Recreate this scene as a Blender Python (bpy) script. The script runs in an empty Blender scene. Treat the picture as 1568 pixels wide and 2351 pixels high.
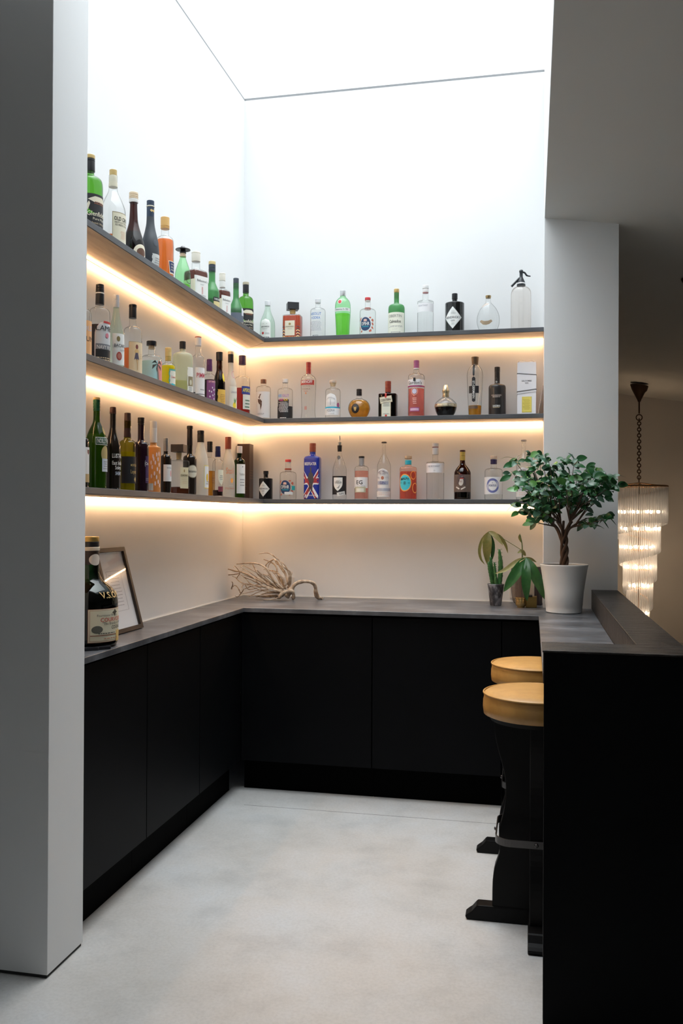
import bpy, bmesh, math, random
from mathutils import Vector, Matrix
SC = bpy.context.scene
COL = SC.collection
R = random.Random(7)
PI = math.pi
# ------------------------------------------------------------------ materials
def mat(name, col=(.8, .8, .8), rough=.5, metal=0, spec=.5, coat=0, **k):
    if name in bpy.data.materials: return bpy.data.materials[name]
    m = bpy.data.materials.new(name); m.use_nodes = True
    b = m.node_tree.nodes['Principled BSDF']
    b.inputs['Base Color'].default_value = (*col, 1); b.inputs['Roughness'].default_value = rough
    b.inputs['Metallic'].default_value = metal; b.inputs['Specular IOR Level'].default_value = spec
    b.inputs['Coat Weight'].default_value = coat
    return m
def nd(m, t, **k):
    n = m.node_tree.nodes.new(t)
    for a, v in k.items():
        if a in n.inputs: n.inputs[a].default_value = v
        else: setattr(n, a, v)
    return n
def ln(m, a, b): m.node_tree.links.new(a, b)
def ramp(m, src, stops):
    r = nd(m, 'ShaderNodeValToRGB'); e = r.color_ramp.elements
    while len(e) < len(stops): e.new(.5)
    for q, (p, c) in zip(e, stops): q.position = p; q.color = (*c, 1)
    ln(m, src, r.inputs[0]); return r.outputs[0]
def coords(m, scale=(1, 1, 1), rot=(0, 0, 0)):
    t = nd(m, 'ShaderNodeTexCoord'); mp = nd(m, 'ShaderNodeMapping')
    mp.inputs['Scale'].default_value = scale; mp.inputs['Rotation'].default_value = rot
    ln(m, t.outputs['Object'], mp.inputs[0]); return mp.outputs[0]
def noise(m, vec, scale, detail=4, rough=.5):
    n = nd(m, 'ShaderNodeTexNoise'); n.inputs['Scale'].default_value = scale
    n.inputs['Detail'].default_value = detail; n.inputs['Roughness'].default_value = rough
    ln(m, vec, n.inputs['Vector']); return n.outputs['Fac']
def bump(m, src, strength, dist=.01):
    b = nd(m, 'ShaderNodeBump'); b.inputs['Strength'].default_value = strength; b.inputs['Distance'].default_value = dist
    ln(m, src, b.inputs['Height']); ln(m, b.outputs[0], m.node_tree.nodes['Principled BSDF'].inputs['Normal'])
def noisy(name, stops, scale, rough=.5, stretch=(1, 1, 1), detail=5, bmp=0, bdist=.002, bscale=None, **k):
    m = mat(name, stops[0][1], rough, **k)
    v = coords(m, stretch)
    f = noise(m, v, scale, detail, .6)
    ln(m, ramp(m, f, stops), m.node_tree.nodes['Principled BSDF'].inputs['Base Color'])
    if bmp: bump(m, noise(m, v, bscale or scale * 3, 5, .6), bmp, bdist)
    return m
PAINT = noisy('wall_paint', [(.3, (.80, .81, .815)), (.7, (.82, .83, .835))], 1.2, .75, bmp=.12, bdist=.0015, bscale=140)
CEIL = noisy('ceiling_paint', [(.3, (.66, .655, .63)), (.7, (.68, .675, .65))], 1.5, .8, bmp=.05, bdist=.001, bscale=120)
FARP = noisy('stairwell_paint', [(.3, (.68, .635, .585)), (.7, (.71, .665, .615))], 1.1, .7)
SLATE = noisy('dark_worktop_laminate', [(.32, (.05, .052, .058)), (.5, (.085, .09, .10)), (.7, (.17, .178, .195))], 6, .36, (1, 1.6, 1), 9, .15, .001, 60)
SHELFM = noisy('dark_shelf_laminate', [(.3, (.065, .07, .078)), (.7, (.095, .10, .11))], 7, .45)
BLACK = noisy('black_cabinet_lacquer', [(.3, (.0022, .0025, .0032)), (.7, (.0032, .0035, .0044))], 3, .5, spec=.08)
BLACK2 = mat('black_plinth', (.0015, .0015, .0015), .7, spec=.03)
OAK = noisy('oak_veneer', [(.25, (.25, .18, .12)), (.5, (.40, .29, .195)), (.75, (.50, .38, .26))], 4, .5, (1, 9, 9), 8)
OAK2 = noisy('oak_veneer_cross', [(.25, (.25, .18, .12)), (.5, (.40, .29, .195)), (.75, (.50, .38, .26))], 4, .5, (9, 1, 9), 8)
ROUGH = noisy('riven_slate', [(.35, (.010, .008, .007)), (.55, (.022, .018, .016)), (.72, (.07, .062, .057))], 22, .38, (.5, 3.0, 1.0), 10, 1.0, .016, 15, spec=.3)
def floor_mat():
    m = mat('polished_concrete', rough=.38, spec=.4)
    v = coords(m)
    f1 = noise(m, v, 1.3, 6, .55); f2 = noise(m, v, 4.5, 7, .65); f3 = noise(m, v, 90, 3, .6)
    c1 = ramp(m, f1, [(.3, (.50, .487, .468)), (.5, (.585, .58, .575)), (.7, (.58, .61, .64))])
    c2 = ramp(m, f2, [(.3, (.80, .80, .79)), (.5, (.95, .94, .92)), (.72, (1, 1, 1))])
    c3 = ramp(m, f3, [(.25, (.88, .88, .88)), (.6, (1, 1, 1))])
    a = nd(m, 'ShaderNodeMix', data_type='RGBA', blend_type='MULTIPLY'); a.inputs[0].default_value = 1
    ln(m, c1, a.inputs[6]); ln(m, c2, a.inputs[7])
    b = nd(m, 'ShaderNodeMix', data_type='RGBA', blend_type='MULTIPLY'); b.inputs[0].default_value = 1
    ln(m, a.outputs[2], b.inputs[6]); ln(m, c3, b.inputs[7])
    ln(m, b.outputs[2], m.node_tree.nodes['Principled BSDF'].inputs['Base Color'])
    bump(m, f2, .04, .002)
    return m
FLOOR = floor_mat()
def emit(name, col, s):
    m = bpy.data.materials.new(name); m.use_nodes = True; n = m.node_tree; n.nodes.clear()
    e = n.nodes.new('ShaderNodeEmission'); e.inputs[0].default_value = (*col, 1); e.inputs[1].default_value = s
    o = n.nodes.new('ShaderNodeOutputMaterial'); n.links.new(e.outputs[0], o.inputs[0]); return m
LED = emit('warm_led_tape', (1, .61, .32), 40)
BULB = emit('warm_bulb_glow', (1, .72, .46), 75)
def glass(name, tint=(.95, .97, .96), edge=(.55, .6, .58), rough=.03, frost=0, fcol=(.8, .82, .8), spec=1.0):
    """thin-walled glass: tinted see-through, more tint where the wall is seen at a slant, Fresnel reflection; frost adds a diffuse film"""
    if name in bpy.data.materials: return bpy.data.materials[name]
    m = bpy.data.materials.new(name); m.use_nodes = True; n = m.node_tree; n.nodes.clear()
    lw = nd(m, 'ShaderNodeLayerWeight'); lw.inputs[0].default_value = .5
    cr = ramp(m, lw.outputs['Facing'], [(0, tint), (.55, tint), (.95, edge)])
    tr = nd(m, 'ShaderNodeBsdfTransparent'); ln(m, cr, tr.inputs[0])
    gl = nd(m, 'ShaderNodeBsdfGlossy'); gl.inputs['Roughness'].default_value = rough
    pw = nd(m, 'ShaderNodeMath', operation='POWER'); pw.inputs[1].default_value = 5; ln(m, lw.outputs['Facing'], pw.inputs[0])
    fr = nd(m, 'ShaderNodeMath', operation='MULTIPLY_ADD'); fr.inputs[1].default_value = .9; fr.inputs[2].default_value = .045; ln(m, pw.outputs[0], fr.inputs[0])
    sh = tr.outputs[0]
    if frost:
        d = nd(m, 'ShaderNodeBsdfDiffuse'); d.inputs[0].default_value = (*fcol, 1)
        t2 = nd(m, 'ShaderNodeBsdfTranslucent'); t2.inputs[0].default_value = (*fcol, 1)
        ms = nd(m, 'ShaderNodeMixShader'); ms.inputs[0].default_value = .5; ln(m, d.outputs[0], ms.inputs[1]); ln(m, t2.outputs[0], ms.inputs[2])
        m2 = nd(m, 'ShaderNodeMixShader'); m2.inputs[0].default_value = frost; ln(m, sh, m2.inputs[1]); ln(m, ms.outputs[0], m2.inputs[2]); sh = m2.outputs[0]
    mx = nd(m, 'ShaderNodeMixShader'); ml = nd(m, 'ShaderNodeMath', operation='MULTIPLY'); ml.inputs[1].default_value = spec
    ln(m, fr.outputs[0], ml.inputs[0]); ln(m, ml.outputs[0], mx.inputs[0]); ln(m, sh, mx.inputs[1]); ln(m, gl.outputs[0], mx.inputs[2])
    o = nd(m, 'ShaderNodeOutputMaterial'); ln(m, mx.outputs[0], o.inputs[0]); return m
# ------------------------------------------------------------------ mesh helpers
def link(name, me, m=None, parent=None, smooth=False):
    if m is not None:
        for q in (m if isinstance(m, (list, tuple)) else [m]): me.materials.append(q)
    if smooth:
        for p in me.polygons: p.use_smooth = True
    o = bpy.data.objects.new(name, me); COL.objects.link(o)
    if parent is not None: o.parent = parent
    return o
def fin(name, bm, m=None, parent=None, smooth=False, bevel=0, seg=2, angle=None):
    bmesh.ops.recalc_face_normals(bm, faces=bm.faces[:])
    if bevel:
        es = [e for e in bm.edges if len(e.link_faces) == 2 and e.calc_face_angle(0) > .6]
        bmesh.ops.bevel(bm, geom=es, offset=bevel, segments=seg, affect='EDGES', profile=.6)
    me = bpy.data.meshes.new(name); bm.to_mesh(me); bm.free()
    o = link(name, me, m, parent, smooth)
    if smooth and angle:
        me.set_sharp_from_angle(angle=angle)
    return o
def box(bm, a, b, mi=0):
    vs = [bm.verts.new((x, y, z)) for x in (a[0], b[0]) for y in (a[1], b[1]) for z in (a[2], b[2])]
    for q in ((0, 1, 3, 2), (4, 6, 7, 5), (0, 4, 5, 1), (2, 3, 7, 6), (0, 2, 6, 4), (1, 5, 7, 3)):
        f = bm.faces.new([vs[i] for i in q]); f.material_index = mi
    return vs
def prism(bm, poly, z0, z1, mi=0):
    a = [bm.verts.new((x, y, z0)) for x, y in poly]; b = [bm.verts.new((x, y, z1)) for x, y in poly]
    n = len(poly)
    fs = [bm.faces.new(a[::-1]), bm.faces.new(b)] + [bm.faces.new((a[i], a[(i + 1) % n], b[(i + 1) % n], b[i])) for i in range(n)]
    for f in fs: f.material_index = mi
    return a + b
def BOX(name, a, b, m, parent=None, bevel=0):
    bm = bmesh.new(); box(bm, a, b); return fin(name, bm, m, parent, bevel=bevel)
def lathe(bm, prof, n=40, c=(0, 0), cap=True, mi=0):
    rings = []
    for r, z in prof:
        rings.append([bm.verts.new((c[0] + r * math.cos(2 * PI * i / n), c[1] + r * math.sin(2 * PI * i / n), z)) for i in range(n)])
    for a, b in zip(rings, rings[1:]):
        for i in range(n):
            f = bm.faces.new((a[i], a[(i + 1) % n], b[(i + 1) % n], b[i])); f.material_index = mi
    if cap: bm.faces.new(rings[0][::-1]).material_index = mi; bm.faces.new(rings[-1]).material_index = mi
def tube(bm, pts, rad, n=8, mi=0):
    pts = [Vector(p) for p in pts]; rs = rad if isinstance(rad, (list, tuple)) else [rad] * len(pts)
    rings = []; up = Vector((.13, .31, .94)).normalized(); prev = None
    for i, p in enumerate(pts):
        t = (pts[min(i + 1, len(pts) - 1)] - pts[max(i - 1, 0)]).normalized()
        if prev is None:
            s = t.cross(up)
            if s.length < .05: s = t.cross(Vector((1, 0, 0)))
            s.normalize()
        else: s = (prev - t * prev.dot(t)).normalized()
        prev = s; w = t.cross(s)
        rings.append([bm.verts.new(p + (s * math.cos(2 * PI * k / n) + w * math.sin(2 * PI * k / n)) * rs[i]) for k in range(n)])
    for a, b in zip(rings, rings[1:]):
        for i in range(n): bm.faces.new((a[i], a[(i + 1) % n], b[(i + 1) % n], b[i])).material_index = mi
    bm.faces.new(rings[0][::-1]); bm.faces.new(rings[-1])
def spline(pts, k=5):
    P = [Vector(p) for p in pts]; P = [P[0] * 2 - P[1]] + P + [P[-1] * 2 - P[-2]]; out = []
    for i in range(1, len(P) - 2):
        a, b, c, d = P[i - 1:i + 3]
        for j in range(k):
            t = j / k
            out.append(.5 * ((2 * b) + (c - a) * t + (2 * a - 5 * b + 4 * c - d) * t * t + (3 * b - a - 3 * c + d) * t ** 3))
    out.append(P[-2]); return out
def tag(o, label=None, cat=None, group=None, kind=None):
    if label: o['label'] = label
    if cat: o['category'] = cat
    if group: o['group'] = group
    if kind: o['kind'] = kind
    return o
def thing(name, label, cat, loc=(0, 0, 0), rz=0, group=None):
    o = bpy.data.objects.new(name, None); COL.objects.link(o); o.empty_display_size = .05
    o.location = loc; o.rotation_euler = (0, 0, rz)
    return tag(o, label, cat, group)
def struct(o): o['kind'] = 'structure'; return o
def smoothstep(t): return t * t * (3 - 2 * t)
# ------------------------------------------------------------------ room shell
W = 1.6960; ZS = 3.7875; ZC = 2.9011; SL = 0.1480; YP = -0.2868; XP = 2.0580
YB = -2.62         # front edge of the roof-light shaft
YW = -2.3          # where the niche's left wall meets the pier
def zc(x): return ZC - SL * (x - W)
struct(BOX('floor', (-4, -9.5, -.12), (7.5, 6, 0), FLOOR))
bm = bmesh.new(); box(bm, (-.18, 0, 0), (W, .15, ZS)); struct(fin('wall_back', bm, PAINT))
bm = bmesh.new(); box(bm, (-.18, YW, 0), (0, 0, ZS)); box(bm, (-.18, YB, zc(0) + .0), (0, YW, ZS)); struct(fin('wall_left', bm, PAINT))
# right pier: bounds the niche, its front face carries the sloping ceiling
bm = bmesh.new()
prism(bm, [(W, YP), (XP, YP), (XP, .15), (W, .15)], 0, 1)
for v in bm.verts:
    if v.co.z > .5: v.co.z = zc(v.co.x) + .02 if v.co.x > W + .01 else ZS
struct(fin('wall_right', bm, PAINT))
bm = bmesh.new(); box(bm, (W, YB, ZC + .001), (W + .12, YP, ZS)); struct(fin('wall_shaft_right', bm, PAINT))
bm = bmesh.new(); box(bm, (-.18, YB - .12, 3.12), (W + .12, YB, ZS)); struct(fin('wall_shaft_front', bm, PAINT))
# left pier and a dark-coloured strip standing in for the shaded gap under it
bm = bmesh.new(); box(bm, (-1.6, -2.5088, .010), (0.2345, -2.2947, 3.115)); struct(fin('wall_left_pier', bm, PAINT, bevel=.002))
struct(BOX('shadow_strip_left', (-1.6, -2.5088 + .004, 0), (0.2345 - .004, -2.2947 - .004, .011), mat('shadow_gap', (.03, .03, .03), .8)))
# sloping ceiling with the shaft cut out
bm = bmesh.new()
def slab(x0, y0, x1, y1):
    vs = prism(bm, [(x0, y0), (x1, y0), (x1, y1), (x0, y1)], 0, 1)
    for v in vs: v.co.z = zc(v.co.x) + (.16 if v.co.z > .5 else 0)
slab(W + .002, YB, 7.5, 6); slab(-.1805, .1505, W - .0005, 6); slab(-4, -9.5, 7.5, YB); slab(-4, YB, -.0005, YW); slab(-4, YW, -.181, 6)
struct(fin('ceiling', bm, CEIL))
# outer walls of the larger room and of the stairwell behind
struct(BOX('wall_far', (-4, 5.5, -.1), (7.5, 5.65, 4.2), FARP))
struct(BOX('wall_room_right', (7.4, -9.5, -.1), (7.55, 5.6, 4.2), PAINT))
struct(BOX('wall_room_left', (-4.1, -9.5, -.1), (-3.95, 6, 4.2), PAINT))
bm = bmesh.new()
wx0, wx1, wz0, wz1 = -.9, 1.7, .15, 1.35  # unseen window added behind the camera, sized to brighten the pier fronts
for a, b in (((-4, -9.65, 0), (wx0, -9.5, 4.4)), ((wx1, -9.65, 0), (7.5, -9.5, 4.4)), ((wx0, -9.65, wz1), (wx1, -9.5, 4.4)), ((wx0, -9.65, 0), (wx1, -9.5, wz0))): box(bm, a, b)
struct(fin('wall_front', bm, PAINT))
bm = bmesh.new()
for x in (wx0, .375, wx1 - .05): box(bm, (x, -9.6, wz0), (x + .05, -9.54, wz1))
for z in (wz0, wz1 - .05): box(bm, (wx0, -9.6, z), (wx1, -9.54, z + .05))
wf = struct(fin('added_window', bm, mat('added_window_frame', (.08, .08, .085), .4)))
pane = BOX('pane', (wx0 + .02, -9.575, wz0 + .02), (wx1 - .02, -9.569, wz1 - .02), glass('added_window_glass', (.97, .98, .98), (.9, .93, .92)), wf)
# roof light: slim frame and a pane open to the overcast sky
bm = bmesh.new()
for a, b in (((-.05, .0, ZS), (W + .05, .06, ZS + .012)), ((-.05, YB - .06, ZS), (W + .05, YB, ZS + .012)), ((-.06, YB, ZS), (-.001, 0, ZS + .012)), ((W + .001, YB, ZS), (W + .06, 0, ZS + .012))): box(bm, a, b)
sk = struct(fin('window_1', bm, mat('rooflight_frame', (.25, .26, .27), .5)))
BOX('pane', (-.05, YB - .05, ZS + .0125), (W + .05, .05, ZS + .0185), glass('rooflight_glass', (.98, .99, .99), (.93, .95, .95)), sk)
struct(BOX('trim_1', (.30, -0.6729 - .1835, -.001), (W, -0.6729 - .1815, .0006), mat('floor_joint', (.16, .155, .15), .8)))
# ------------------------------------------------------------------ worktop (one continuous run: left, back, right)
CX = 0.2330; CY = 0.6729; XB = 1.6710; XL = 1.9310; ZW = .92; TC = 0.0213; ZL = 1.0165; YF = -2.4350; WL = 0.1740; YQ = -2.2947
bm = bmesh.new()
prism(bm, [(0, YQ), (CX, YQ), (CX, -CY), (XB, -CY), (XB, YF + WL), (XL, YF + WL), (XL, YP), (W, YP), (W, 0), (0, 0)], ZW - TC, ZW)
tag(fin('worktop', bm, SLATE, bevel=.0012, seg=1), 'dark grey stone-effect worktop running round three sides of the bar niche', 'worktop')
bm = bmesh.new()
box(bm, (0.0005, YQ, ZW), (.004, -.004, ZW + .003)); box(bm, (.0005, -.004, ZW), (W - .001, -.0005, ZW + .003))
struct(fin('trim_2', bm, mat('white_sealant', (.85, .84, .8), .5)))
# ------------------------------------------------------------------ black cabinets
def cabinet(a, b, axis, label, doors=1, seg=None):
    """a, b = footprint corners; axis 'x' faces +X, 'y' faces -Y"""
    c = thing('base_cabinet', label, 'cabinet', ((a[0] + b[0]) / 2, (a[1] + b[1]) / 2, 0), 0, 'black cabinets under the worktop')
    ox, oy = c.location.x, c.location.y
    g = .0016; t = .019; zd0, zd1 = .155, ZW - TC - .012
    x0, y0, x1, y1 = a[0] - ox, a[1] - oy, b[0] - ox, b[1] - oy
    if axis == 'x':
        BOX('carcass', (x0, y0, .15), (x1 - t - .001, y1, ZW - TC - .001), BLACK2, c)
        BOX('door', (x1 - t, y0 + g, zd0), (x1, y1 - g, zd1), BLACK, c, .001)
        BOX('plinth', (x1 - .075, y0, 0), (x1 - .059, y1, .149), BLACK2, c)
    else:
        BOX('carcass', (x0, y0 + t + .001, .15), (x1, y1, ZW - TC - .001), BLACK2, c)
        BOX('door', (x0 + g, y0, zd0), (x1 - g, y0 + t, zd1), BLACK, c, .001)
        BOX('plinth', (x0, y0 + .059, 0), (x1, y0 + .075, .149), BLACK2, c)
    return c
fx = CX - .02; fy = -CY + .02
cabinet((.001, -2.290), (fx, -1.7685), 'x', 'black cabinet with one flat door beside the white left pier')
cabinet((.001, -1.7665), (fx, -1.2185), 'x', 'second black cabinet from the white left pier, under the leaning frame')
cabinet((.001, -1.2165), (fx, fy - .001), 'x', 'narrow-looking black cabinet on the left run nearest the inner corner')
cabinet((fx + .001, fy), (.879, -.002), 'y', 'black cabinet of the back run beneath the driftwood')
cabinet((.881, fy), (1.500, -.002), 'y', 'wide black cabinet of the back run, middle, beneath the cactus side')
cabinet((1.502, fy), (1.690, -.002), 'y', 'black end cabinet of the back run, mostly behind the stools')
# ------------------------------------------------------------------ raised bar at the right
bar = thing('bar_counter', 'black bar with a raised riven-slate ledge along its outer side and front end', 'bar counter', (XB, YF, 0))
def rel(a, o=bar): return (a[0] - o.location.x, a[1] - o.location.y, a[2] - o.location.z)
BOX('front_panel', rel((XB, YF + .002, 0)), rel((XP, YF + .04, ZL - .006)), BLACK, bar, .0015)
BOX('side_panel', rel((XL + .045, YF + .0405, 0)), rel((XP - .002, YP - .001, ZL - .02)), BLACK, bar)
bm = bmesh.new()
def rot_slab(poly, z0, z1):
    prism(bm, [(x - XB, y - YF) for x, y in poly], z0, z1)
rot_slab([(XB - .004, YF - .002), (XP, YF - .002), (XP, YP - .001), (XL, YP - .001), (XL, YF + WL), (XB - .004, YF + WL)], ZL - .0055, ZL)
fin('ledge', bm, ROUGH, bar, bevel=.001, seg=1)
bm = bmesh.new(); box(bm, rel((XL + .0005, YF + WL, ZW + .0005)), rel((XL + .02, YP - .002, ZL - .006))); box(bm, rel((XB, YF + WL - .02, ZW - TC)), rel((XL + .0005, YF + WL, ZL - .006)))
fin('upstand', bm, ROUGH, bar)
# ------------------------------------------------------------------ shelves with LED tape
SX = 0.1900; SY = 0.2050; T = 0.0225
for k, (z, lab) in enumerate(((2.3635, 'topmost L-shaped dark shelf with oak underside and warm LED glow'), (1.9165, 'middle L-shaped dark shelf with oak underside and warm LED glow'), (1.4718, 'lowest L-shaped dark shelf, nearest the worktop, glowing warm beneath'))):
    s = thing('wall_shelf', lab, 'shelf', (0, 0, z), 0, 'lit shelves round the niche')
    bm = bmesh.new(); prism(bm, [(0.0005, YQ), (SX, YQ), (SX, -SY), (.0005, -.0005)], -T, 0); fin('board', bm, SHELFM, s, bevel=.001, seg=1)
    bm = bmesh.new(); prism(bm, [(.001, -.0005), (SX + .0005, -SY), (W - .001, -SY), (W - .001, -.0005)], -T, 0); fin('board', bm, SHELFM, s, bevel=.001, seg=1)
    g = .010; q = .013
    bm = bmesh.new(); prism(bm, [(q + g, YQ + .001), (SX - .002, YQ + .001), (SX - .002, -SY - .001), (q + g, -q - g - .001)], -T - .002, -T - .0002); tag(fin('underside_veneer', bm, OAK2, s), 'oak-grained underside')
    bm = bmesh.new(); prism(bm, [(q + g + .002, -q - g), (SX + .001, -SY + .002), (W - .002, -SY + .002), (W - .002, -q - g)], -T - .002, -T - .0002); tag(fin('underside_veneer', bm, OAK, s), 'oak-grained underside')
    bm = bmesh.new(); box(bm, (q + .001, YQ + .002, -T - .0075), (q + g - .0015, -q, -T - .0003)); tag(fin('led_strip', bm, LED, s), 'glowing warm white light strip')
    bm = bmesh.new(); box(bm, (q + g, -q - g + .0015, -T - .0075), (W - .003, -q - .001, -T - .0003)); tag(fin('led_strip', bm, LED, s), 'glowing warm white light strip')
    bm = bmesh.new(); box(bm, (.0006, YQ + .002, -T - .004), (q - .0005, -.0006, -T - .0002)); box(bm, (q, -q + .0005, -T - .004), (W - .003, -.0006, -T - .0002)); fin('wall_batten', bm, mat('light_batten', (.6, .47, .32), .5), s)
# ------------------------------------------------------------------ lettering
_txt = {}
def prebuild_text(strings):
    obs = {}
    for s, sl in strings:
        c = bpy.data.curves.new('t', 'FONT'); c.body = s; c.size = 1; c.resolution_u = 2; c.offset = sl
        c.align_x = 'CENTER'; o = bpy.data.objects.new('t', c); COL.objects.link(o); obs[(s, sl)] = o
    bpy.context.view_layer.update(); dg = bpy.context.evaluated_depsgraph_get()
    for k, o in obs.items():
        me = o.evaluated_get(dg).to_mesh()
        vs = [(v.co.x, v.co.y) for v in me.vertices]; fs = [tuple(p.vertices) for p in me.polygons]
        o.evaluated_get(dg).to_mesh_clear()
        if vs:
            x0 = min(v[0] for v in vs); x1 = max(v[0] for v in vs); y0 = min(v[1] for v in vs); y1 = max(v[1] for v in vs)
            xc = (x0 + x1) / 2
            _txt[k] = ([((x - xc), y - (y0 if not any(ch in 'gjpqy' for ch in k[0]) else 0)) for x, y in vs], fs, x1 - x0, .70)
    for o in obs.values():
        c = o.data; bpy.data.objects.remove(o); bpy.data.curves.remove(c)
def text_bm(bm, s, cu, cv, h, maxw, mapf, off, bold=0.0, tilt=0, arc=0):
    vs, fs, w, hh = _txt[(s, bold)]
    sy = h / hh; sx = min(sy, maxw / w) if maxw else sy
    b2 = bmesh.new(); vv = [b2.verts.new((x * sx, (y - hh / 2) * sy, 0)) for x, y in vs]
    for f in fs:
        try: b2.faces.new([vv[i] for i in f])
        except ValueError: pass
    lim = .0045
    for _ in range(3):
        es = [e for e in b2.edges if e.calc_length() > lim]
        if not es: break
        bmesh.ops.subdivide_edges(b2, edges=es, cuts=1)
    ct, st = math.cos(tilt), math.sin(tilt)
    idx = {}
    for v in b2.verts:
        x, y = v.co.x, v.co.y
        if arc: y += -arc * x * x
        x, y = x * ct - y * st, x * st + y * ct
        idx[v] = bm.verts.new(mapf(cu + x, cv + y, off))
    for f in b2.faces:
        try: bm.faces.new([idx[v] for v in f.verts])
        except ValueError: pass
    b2.free()
# ------------------------------------------------------------------ bottle maker
def chaikin(P, k=2):
    for _ in range(k):
        Q = [P[0]]
        for a, b in zip(P, P[1:]):
            Q += [(a[0] * .75 + b[0] * .25, a[1] * .75 + b[1] * .25), (a[0] * .25 + b[0] * .75, a[1] * .25 + b[1] * .75)]
        P = Q + [P[-1]]
    return P
def prof(kind, zs, zn, rn, ztop, base=1.0, extra=None):
    d = zn - zs
    B = [(0.0, .006), (.8 * base, .004), (.98 * base, 0.002), (1.0 * base, .03), (1.0 * base if base != 1 else 1, .06)]
    if base != 1: B.append((1, zs))
    S = {'r': [(1, zs), (1, zs + .5 * d), (.93, zs + .78 * d), (.72, zs + .93 * d), (rn + .06, zn), (rn, zn + .03)],
         's': [(1, zs), (.97, zs + .22 * d), (.72, zs + .58 * d), (rn + .1, zs + .88 * d), (rn, zn + .01)],
         'l': [(1, zs), (.96, zs + .2 * d), (.78, zs + .45 * d), (.5, zs + .75 * d), (rn + .03, zn), (rn, zn + .02)],
         'q': [(1, zs), (1, zs + .75 * d), (.97, zs + .95 * d), (.85, zn), (rn + .08, zn + .012), (rn, zn + .03)],
         'b': [(1, zs), (1, zs + .3 * d), (.9, zs + .6 * d), (rn + .1, zs + .8 * d), (rn, zn)]}[kind]
    return B + S + [(rn, (zn + ztop) / 2), (rn, ztop)]
G = {}
def bot(name, P, label, pf, gl, caps, labels=(), texts=(), liq=None, rz=0, sq=2.0, dr=1.0, cat='bottle', group=None, nseg=36, raw=None, tilt=0):
    x, y, z, H, RR = P
    t = thing(name, label, cat, (x, y, z + .0004), math.radians(rz), group or G_ROW.get(round(z, 1), None))
    if tilt: t.rotation_euler[1] = tilt
    pr = raw if raw else prof(*pf)
    pr = [(a * RR, b * H) for a, b in chaikin(pr)]
    pr = [q for i, q in enumerate(pr) if i == 0 or abs(q[0] - pr[i - 1][0]) + abs(q[1] - pr[i - 1][1]) > 1e-5]
    rneck = pr[-1][0]
    def rad(zz):
        for (r0, z0), (r1, z1) in zip(pr, pr[1:]):
            if z0 <= zz <= z1 and z1 > z0: return r0 + (r1 - r0) * (zz - z0) / (z1 - z0)
        return pr[-1][0]
    def blend(r):
        return max(0, min(1, (r - rneck * 1.05) / max(1e-6, RR * .98 - rneck * 1.05)))
    def pt(r, th, grow=0):
        k = smoothstep(blend(r)); n = 2 + (sq - 2) * k; d = 1 + (dr - 1) * k
        c, s = math.cos(th), math.sin(th)
        xx = math.copysign(abs(c) ** (2 / n), c); yy = math.copysign(abs(s) ** (2 / n), s)
        return Vector((xx * (r + grow), yy * (r * d + grow), 0))
    def surf(u, v, off):
        r = rad(v); k = smoothstep(blend(r)); n = 2 + (sq - 2) * k; d = 1 + (dr - 1) * k
        if n < 2.3 and d > .9:
            th = u / r; return Vector((math.sin(th) * (r + off), -math.cos(th) * (r * d + off), v))
        q = max(-.985, min(.985, u / r)); return Vector((q * r, -(r * d) * (1 - abs(q) ** n) ** (1 / n) - off, v))
    def body(bm, grow, zmax=None, zmin=None):
        rings = []
        src = pr
        if zmax is not None:
            src = [q for q in pr if q[1] < zmax - 1e-4] + [(rad(zmax), zmax)]
        for r, zz in src:
            if zmin is not None and zz < zmin: zz = zmin
            if r < 1e-5: r = 1e-4
            g = grow if r > .004 else 0
            rings.append([bm.verts.new(pt(r, 2 * PI * (i + .5) / nseg, g) + Vector((0, 0, zz))) for i in range(nseg)])
        for a, b in zip(rings, rings[1:]):
            for i in range(nseg): bm.faces.new((a[i], a[(i + 1) % nseg], b[(i + 1) % nseg], b[i]))
        bm.faces.new(rings[0][::-1]); bm.faces.new(rings[-1])
    bm = bmesh.new(); body(bm, 0)
    g = fin('glass_body', bm, GL(gl), t, smooth=True, angle=.9)
    if liq:
        bm = bmesh.new(); body(bm, -.0022, liq[1] * H, .005); fin('liquid', bm, LQ(liq[0]), t, smooth=True, angle=.7)
    for c in caps:
        nm, z0, z1, r0, r1, col = c[:6]; ex = c[6] if len(c) > 6 else {}
        m = mat('cap_%02x%02x%02x_%d' % (*[int(255 * q) for q in col], int(100 * ex.get('m', 0))), col, ex.get('r', .35), ex.get('m', 0))
        bm = bmesh.new(); z0 *= H; z1 *= H; r0 *= RR; r1 *= RR
        if ex.get('box'):
            w, dd = ex['box']; box(bm, (-w * RR, -dd * RR, z0), (w * RR, dd * RR, z1))
            if 'rot' in ex: bmesh.ops.rotate(bm, verts=bm.verts[:], cent=(0, 0, 0), matrix=Matrix.Rotation(math.radians(ex['rot']), 3, 'Z'))
            fin(nm, bm, m, t, bevel=.0012); continue
        e = min(.0012, (z1 - z0) * .2)
        P2 = [(r0 * .985, z0), (r0, z0 + e)]
        rg = ex.get('ridge')
        if rg:
            for q in rg:
                zz = z0 + q * (z1 - z0); P2 += [(r0 + (r1 - r0) * q, zz - .0012), (r0 * .93 + (r1 - r0) * q, zz - .0006), (r0 * .93 + (r1 - r0) * q, zz + .0006), (r0 + (r1 - r0) * q, zz + .0012)]
        P2 += [(r1, z1 - e), (r1 - e, z1)]
        lathe(bm, P2, 28); fin(nm, bm, m, t, smooth=True, angle=.6)
    first = None; off = .0004
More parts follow.
